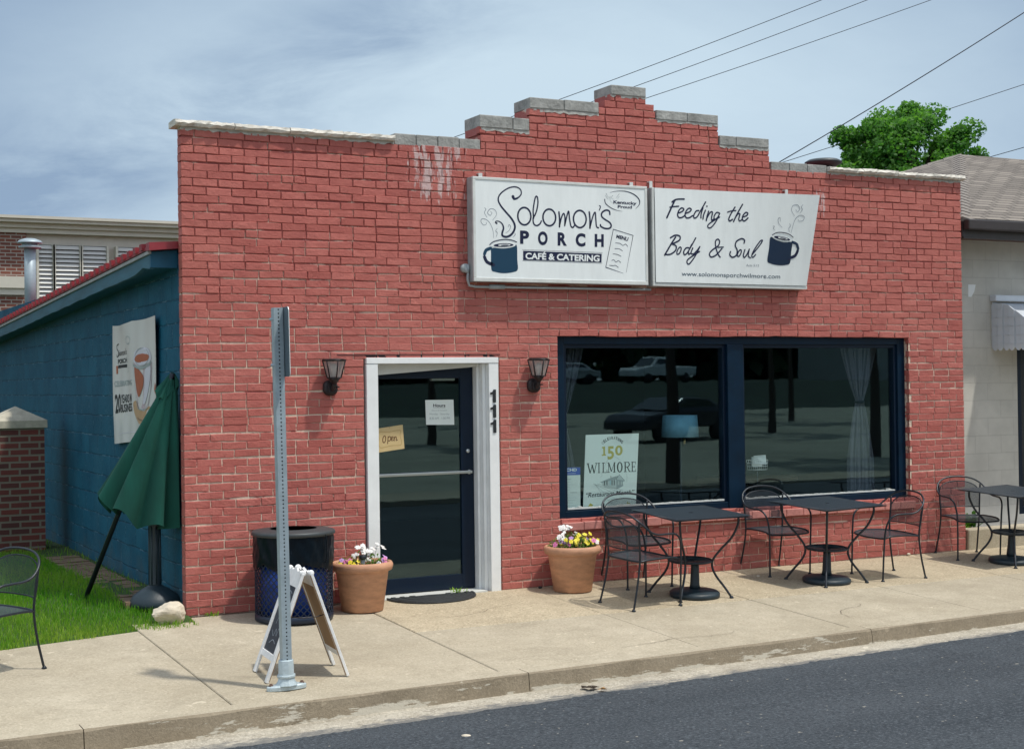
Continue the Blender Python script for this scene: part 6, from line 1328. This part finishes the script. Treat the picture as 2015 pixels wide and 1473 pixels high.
    v.build('awning_side', M['awning'], T, bevel=.002)
    fr = MB()
    for i in range(20):
        x = xa+.02+i*.1; P = [(x+.096*k/6, zb-.035*sin(pi*k/6)) for k in range(7)]; Q = [(x, zo)]+P+[(x+.096, zo)]; nn = len(Q); fr.add([(xx, ya-out-.004, z) for xx, z in Q]+[(xx, ya-out+.006, z) for xx, z in Q], [tuple(range(nn)), tuple(range(2*nn-1, nn-1, -1))]+[(j, (j+1) % nn, (j+1) % nn+nn, j+nn) for j in range(nn)])
    fr.build('awning_valance', M['awning'], T)
    k = MB(); q = WP(1912, 572, yw); k.prism([(q[0]-.055, q[2]+.07), (q[0]+.06, q[2]+.07), (q[0]+.035, q[2]-.01), (q[0]-.01, q[2]-.07), (q[0]-.055, q[2]-.07)], yw-.004, yw-.0005); k.build('paint_patch', M['white'], T)
    c = MB(); c.box(8.56, 18, -.02, .16, -.2, .22); c.box(8.56, 8.70, .161, .498, -.2, .20); c.build('planter_kerb', M['walk'], T, bevel=.015); e = MB(); e.box(8.701, 18, .161, .498, -.2, .15); e.build('planter_soil', M['soil'], T)
neighbour()
def leafplant(x, y, z, n, h, sp, name, label, seed, m='plantleaf', lw=.028):
    rnd = random.Random(seed); f = MB(); s = MB(); T = thing(name, label, 'plant', (x, y, z))
    for i in range(n):
        a = rnd.uniform(0, 2*pi); t = rnd.uniform(.1, .9); L_ = h*rnd.uniform(.6, 1.1); d = np.array((cos(a)*sin(t)*sp, sin(a)*sin(t)*sp, cos(t))); b = np.array((rnd.gauss(0, .03), rnd.gauss(0, .03), 0)); e = np.cross(d, (0, 0, 1)); e = e/(np.linalg.norm(e)+1e-5)*lw*rnd.uniform(.7, 1.3); P = [b, b+d*L_*.5, b+d*L_*.95+np.array((0, 0, -.05*L_)), b+d*L_*1.2+np.array((0, 0, -.22*L_))]
        f.add([P[0]-e*.2, P[0]+e*.2, P[1]+e, P[2]+e*.8, P[3], P[2]-e*.8, P[1]-e], [(0, 1, 2, 6), (6, 2, 3, 5), (5, 3, 4)], 0, min(1, max(.01, rnd.gauss(.5, .25))))
    f.build('leaves', M[m], T)
leafplant(8.80, .28, .15, 46, .24, 1., 'broadleaf_plant', 'small bright green plant in the planter by the cream wall', 4)
def weeds():
    for i, (px, py, n, h) in enumerate([(860, 1158, 26, .05), (415, 1212, 30, .05), (540, 1203, 24, .04)]):
        q = ZP(px, py, -.005); leafplant(q[0], min(-.012, q[1]) if px != 860 else -.012, gz(q[1])-.002, n, h, 1.2, 'weed_tuft', ['small green weed growing at the door threshold', 'dry grass tuft at the left brick corner', 'grass tuft at the wall beside the litter bin'][i], 30+i, 'grassblade', .004)
weeds()

# ================================================================== TREES, WIRES
def leaf_tree(name, label, base, H, crown, n, lm, seed, group=None, lsz=.11, trunk_r=.16, clumps=60):
    rnd = np.random.RandomState(seed); T = thing(name, label, 'tree', base, group=group); (cz, rx, rz) = crown
    t = MB(); t.tube(smooth([(0, 0, -.6), (.05, 0, H*.2), (-.05, .06, H*.4), (.0, .0, cz+rz*.5)], 5), list(np.linspace(trunk_r, trunk_r*.25, 16)), 10)
    C = []
    for i in range(clumps):
        a = rnd.rand()*2*pi; u = rnd.uniform(-.75, 1); k = rnd.uniform(.5, 1.)**.6*(1+.08*sin(3*a+seed)+.08*sin(5*a+2*u)); s = math.sqrt(max(0, 1-u*u)); p = np.array((rx*s*cos(a)*k, rx*s*sin(a)*k, cz+rz*u*k)); C.append((p, rnd.uniform(.12, .27)*rx))
        if i % 3 == 0: t.tube(smooth([(0, 0, cz-rz*.8+rnd.rand()*rz*.6), tuple(p*np.array((.5, .5, 1))-np.array((0, 0, rz*.15))), tuple(p)], 4), list(np.linspace(trunk_r*.35, .012, 9)), 6)
    t.build('trunk', M['bark'], T); f = MB()
    for i in range(n):
        c, r = C[rnd.randint(len(C))]; d = rnd.normal(0, 1, 3); d /= np.linalg.norm(d); q = c+d*r*rnd.rand()**.4*np.array((1.15, 1.15, .8)); a = rnd.normal(0, 1, 3); a[2] *= .5; a /= np.linalg.norm(a); b = np.cross(a, d+rnd.normal(0, .5, 3)); b /= np.linalg.norm(b)+1e-6; L_ = lsz*rnd.uniform(.6, 1.25)
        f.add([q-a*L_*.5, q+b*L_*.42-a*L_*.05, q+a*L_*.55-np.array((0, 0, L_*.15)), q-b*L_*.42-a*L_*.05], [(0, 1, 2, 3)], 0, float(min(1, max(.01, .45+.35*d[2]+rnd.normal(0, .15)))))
    f.build('crown', M[lm], T); return T
def bigtree():
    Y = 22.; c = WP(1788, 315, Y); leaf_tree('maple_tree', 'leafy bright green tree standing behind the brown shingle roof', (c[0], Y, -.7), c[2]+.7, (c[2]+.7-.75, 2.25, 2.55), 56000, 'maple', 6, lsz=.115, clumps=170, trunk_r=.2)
bigtree()
def wires():
    def wire(p, q, Y0, Y1, r, sag, label, ext=1.25):
        a = WP(*p, Y0); b = WP(*q, Y1); A = a+(a-b)*(ext-1)*1.0; B = b+(b-a)*(ext-1)*1.6; P = []
        for i in range(25): t = i/24; w = A+(B-A)*t; w = w-np.array((0, 0, sag*4*t*(1-t))); P.append(w)
        c = P[12].copy(); m = MB(); m.tube([x-c for x in P], r, 6); o = m.build('overhead_wire', M['cable'], None, loc=tuple(c)); tag(o, label, 'wire', 'overhead wires')
    wire((1610, 0), (1098, 193), 30, 34, .013, .1, 'highest thin wire crossing the sky, leftmost of three side by side')
    wire((1700, 0), (1155, 200), 30, 34, .013, .1, 'thin wire in the middle of the three above the parapet peak')
    wire((1825, 0), (1270, 190), 30, 34, .013, .1, 'thin wire meeting the parapet just right of its peak')
    wire((2015, 20), (1533, 312), 14, 16, .014, .12, 'thickest dark wire coming down to the right parapet step')
    wire((2015, 165), (1552, 314), 32, 36, .015, .05, 'wire passing behind the leafy tree')
    wire((2015, 290), (1955, 307), 32, 34, .015, .0, 'short wire visible between tree and shingle roof')
wires()
def debris():
    rnd = random.Random(9)
    for i, (px, py) in enumerate([(1150, 1356), (1162, 1358), (1171, 1356), (1185, 1360)]):
        q = ZP(px, py, rz_(2)-.005); m = MB()
        m.add([(-.03, -.015, .004), (.0, -.03, .01), (.035, -.01, .018), (.03, .02, .006), (-.01, .03, .016)], [(0, 1, 2, 3, 4)]); m.add([(-.02, .0, .012), (.02, -.02, .02), (.03, .03, .008)], [(0, 1, 2)])
        o = m.build('dead_leaf', M['deadleaf'] if i < 3 else M['leafbrown'], None, loc=(q[0], q[1], rz_(q[0])+.006)); o.rotation_euler = (0, 0, i*1.7); tag(o, 'curled dry leaf lying in the gutter against the asphalt edge', 'leaf', 'dry leaves in the gutter')
    q = ZP(140, 1182, .05); m = MB(); m.add([(-.03, -.02, .03), (.03, -.025, .04), (.04, .02, .05), (-.02, .03, .045), (0, 0, .06)], [(0, 1, 4), (1, 2, 4), (2, 3, 4), (3, 0, 4)]); tag(m.build('paper_scrap', M['litter'], None, loc=(q[0], q[1], .055)), 'white paper scrap lying in the grass', 'litter')
    for i, (px, py, s, lab) in enumerate([(1063, 1159, .022, 'small dark stone on the pavement by the right flower pot'), (1768, 1092, .022, 'pale stone at the wall foot below the far window'), (1491, 1133, .016, 'tiny pale stone by the chair between the tables'), (917, 1453, .03, 'pale pebble on the gutter strip')]):
        q = ZP(px, py, gz(-.3) if i < 3 else rz_(0)); m = MB(); m.lathe([(s*.6, 0), (s, s*.35), (s*.8, s*.8), (0, s)], 8, fn=lambda g, z: 1+.2*sin(2*g+i)+.1*sin(5*g)); o = m.build('pebble', M['rubber'] if i == 0 else M['stonewhite'], None, loc=(q[0], min(q[1], -.03), gz(q[1]) if i < 3 else rz_(q[0])-.004)); tag(o, lab, 'stone')
debris()

# ================================================================== ACROSS THE STREET (seen in the glass)
def across():
    s = MB(); s.add([(-60, -58, .2), (120, -58, .2), (120, -12.6, -.16), (-60, -12.6, -.16)], [(0, 1, 2, 3)]); s.add([(-60, -12.6, -.16), (120, -12.6, -.16), (120, -12.6, -.4), (-60, -12.6, -.4)], [(3, 2, 1, 0)]); s.build('parking_lot', M['lot'], kind='structure')
    b = MB(); b.add([(-60, -58.01, .19), (120, -58.01, .19), (120, -66, 1.75), (-60, -66, 1.75), (120, -130, 2.2), (-60, -130, 2.2)], [(3, 2, 1, 0), (5, 4, 2, 3)]); b.build('grass_bank', mat('dark_bank', (.012, .028, .016), .95, noise=.5, nscale=.6), kind='structure')
    e = MB(); e.box(-60, 120, -12.75, -11.1, -.42, -.125); e.build('far_sidewalk', M['walk'], kind='structure')
    f = MB(); rnd = np.random.RandomState(8)
    for i in range(16000):
        x = rnd.uniform(-40, 150); y = -96-rnd.rand()*10; h = 11+2.5*sin(x*.21)+1.5*sin(x*.6); z = 1.8+h*rnd.rand()**.8; d = rnd.normal(0, 1, 3); d /= np.linalg.norm(d); e2 = np.cross(d, rnd.normal(0, 1, 3)); e2 /= np.linalg.norm(e2); L_ = rnd.uniform(.5, 1.1); q = np.array((x, y, z)); L_ *= 1.5; f.add([q-d*L_, q+e2*L_*.7, q+d*L_, q-e2*L_*.7], [(0, 1, 2, 3)], 0, float(rnd.rand()))
    tag(f.build('far_woods', M['darkleaf'], kind='stuff'), 'dark far woods across the street reflected in the glass', 'woods')
    for i, (x, y, lab) in enumerate([(13, -12.1, 'slim street tree nearest, reflected as a dark trunk'), (22.5, -17, 'street tree beyond the near one, reflected in the window'), (38, -40, 'parking lot tree in front of the white truck'), (6, -24, 'added lot-shading tree reflected in the door glass'), (16, -30, 'added lot-shading tree left of the dark car across the street'), (30, -31, 'added lot-shading tree right of the dark car across the street'), (44, -52, 'added lot-shading tree below the silver car across the street'), (27, -45, 'added lot-shading tree in the middle of the pale lot')]):  # last five trees are added to cast broken shade on the lot
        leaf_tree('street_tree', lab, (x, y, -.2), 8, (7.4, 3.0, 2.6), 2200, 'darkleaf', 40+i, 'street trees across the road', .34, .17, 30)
    def car(kind, label, x, y, z, rz, m, L_=4.6, w=1.8, h=1.45, truck=False):
        T = thing(kind, label, 'truck' if truck else 'car', (x, y, z), R(rz)); b = MB()
        if truck: prof = [(-2.7, .55), (-2.7, 1.15), (-.45, 1.18), (-.40, 1.78), (.75, 1.80), (1.35, 1.18), (2.55, 1.05), (2.7, .9), (2.7, .5)]
        else: prof = [(-2.2, .5), (-2.25, .85), (-1.7, .98), (-1.1, 1.36), (.25, 1.42), (1.0, 1.0), (2.0, .88), (2.25, .7), (2.25, .4)]
        n = len(prof); V = []
        for sg in (-1, 1):
            for px, pz in prof: V.append((px, sg*(w/2-(.14 if pz > 1.25 else 0)), pz))
        b.add(V, [tuple(range(n)), tuple(range(2*n-1, n-1, -1))]+[(i, i+n, (i+1) % n+n, (i+1) % n) for i in range(n)]); b.build('body', m, T, bevel=.06)
        g = MB()
        for sg in (-1, 1):
            yy = sg*(w/2-.05)
            P = [(-.3, 1.25), (-.28, 1.68), (.68, 1.70), (1.1, 1.25)] if truck else [(-1.45, 1.0), (-.95, 1.30), (.2, 1.35), (.78, 1.02)]
            g.add([(a, yy, c) for a, c in P]+[(a, yy+sg*.02, c) for a, c in P], [(0, 1, 2, 3), (7, 6, 5, 4), (0, 4, 5, 1), (1, 5, 6, 2), (2, 6, 7, 3), (3, 7, 4, 0)])
        (ax, az), (bx, bz) = ((.80, 1.74), (1.33, 1.24)) if truck else ((.32, 1.39), (.98, 1.04)); g.add([(ax+.02, -w/2+.2, az), (ax+.02, w/2-.2, az), (bx+.03, w/2-.14, bz), (bx+.03, -w/2+.14, bz)], [(0, 1, 2, 3)]); g.build('window', M['carglass'], T)
        for sx in (-1, 1):
            for sy in (-1, 1): q = MB(); q.lathe([(.0, -.1), (.34, -.1), (.36, -.06), (.36, .06), (.34, .1), (0, .1)], 22, (sx*(1.7 if truck else 1.4), sy*(w/2-.08), .34), axis='y'); q.build('wheel', M['tyre'], T)
    car('pickup_truck', 'white pickup truck parked uphill across the street, reflected in the window', 52, -72, 1.78, 172, M['carwhite'], w=1.9, truck=True)
    car('parked_car', 'silver car beside the white pickup across the street', 43.5, -70, 1.75, 195, M['carsilver'])
    car('parked_car', 'dark car in the pale lot across the street', 23.6, -28, -.05, 165, M['cardark'])
    T = thing('far_house', 'pale sided house across the street reflected in the far window', 'house', (85, -82, 1.8)); w = MB(); w.box(-9, 9, -5, 5, 0, 5); w.build('wall', M['siding'], T); r = MB(); r.add([(-9.5, -5.5, 5.01), (9.5, -5.5, 5.01), (9.5, 5.5, 5.01), (-9.5, 5.5, 5.01), (-9.5, 0, 7.5), (9.5, 0, 7.5)], [(0, 1, 5, 4), (2, 3, 4, 5), (1, 2, 5), (3, 0, 4), (3, 2, 1, 0)]); r.build('roof', M['lid'], T)
    for x in (-6, -2, 2, 6): q = MB(); q.box(x-.6, x+.6, 5.005, 5.05, 1.2, 3.0); q.build('window', M['carglass'], T)
across()
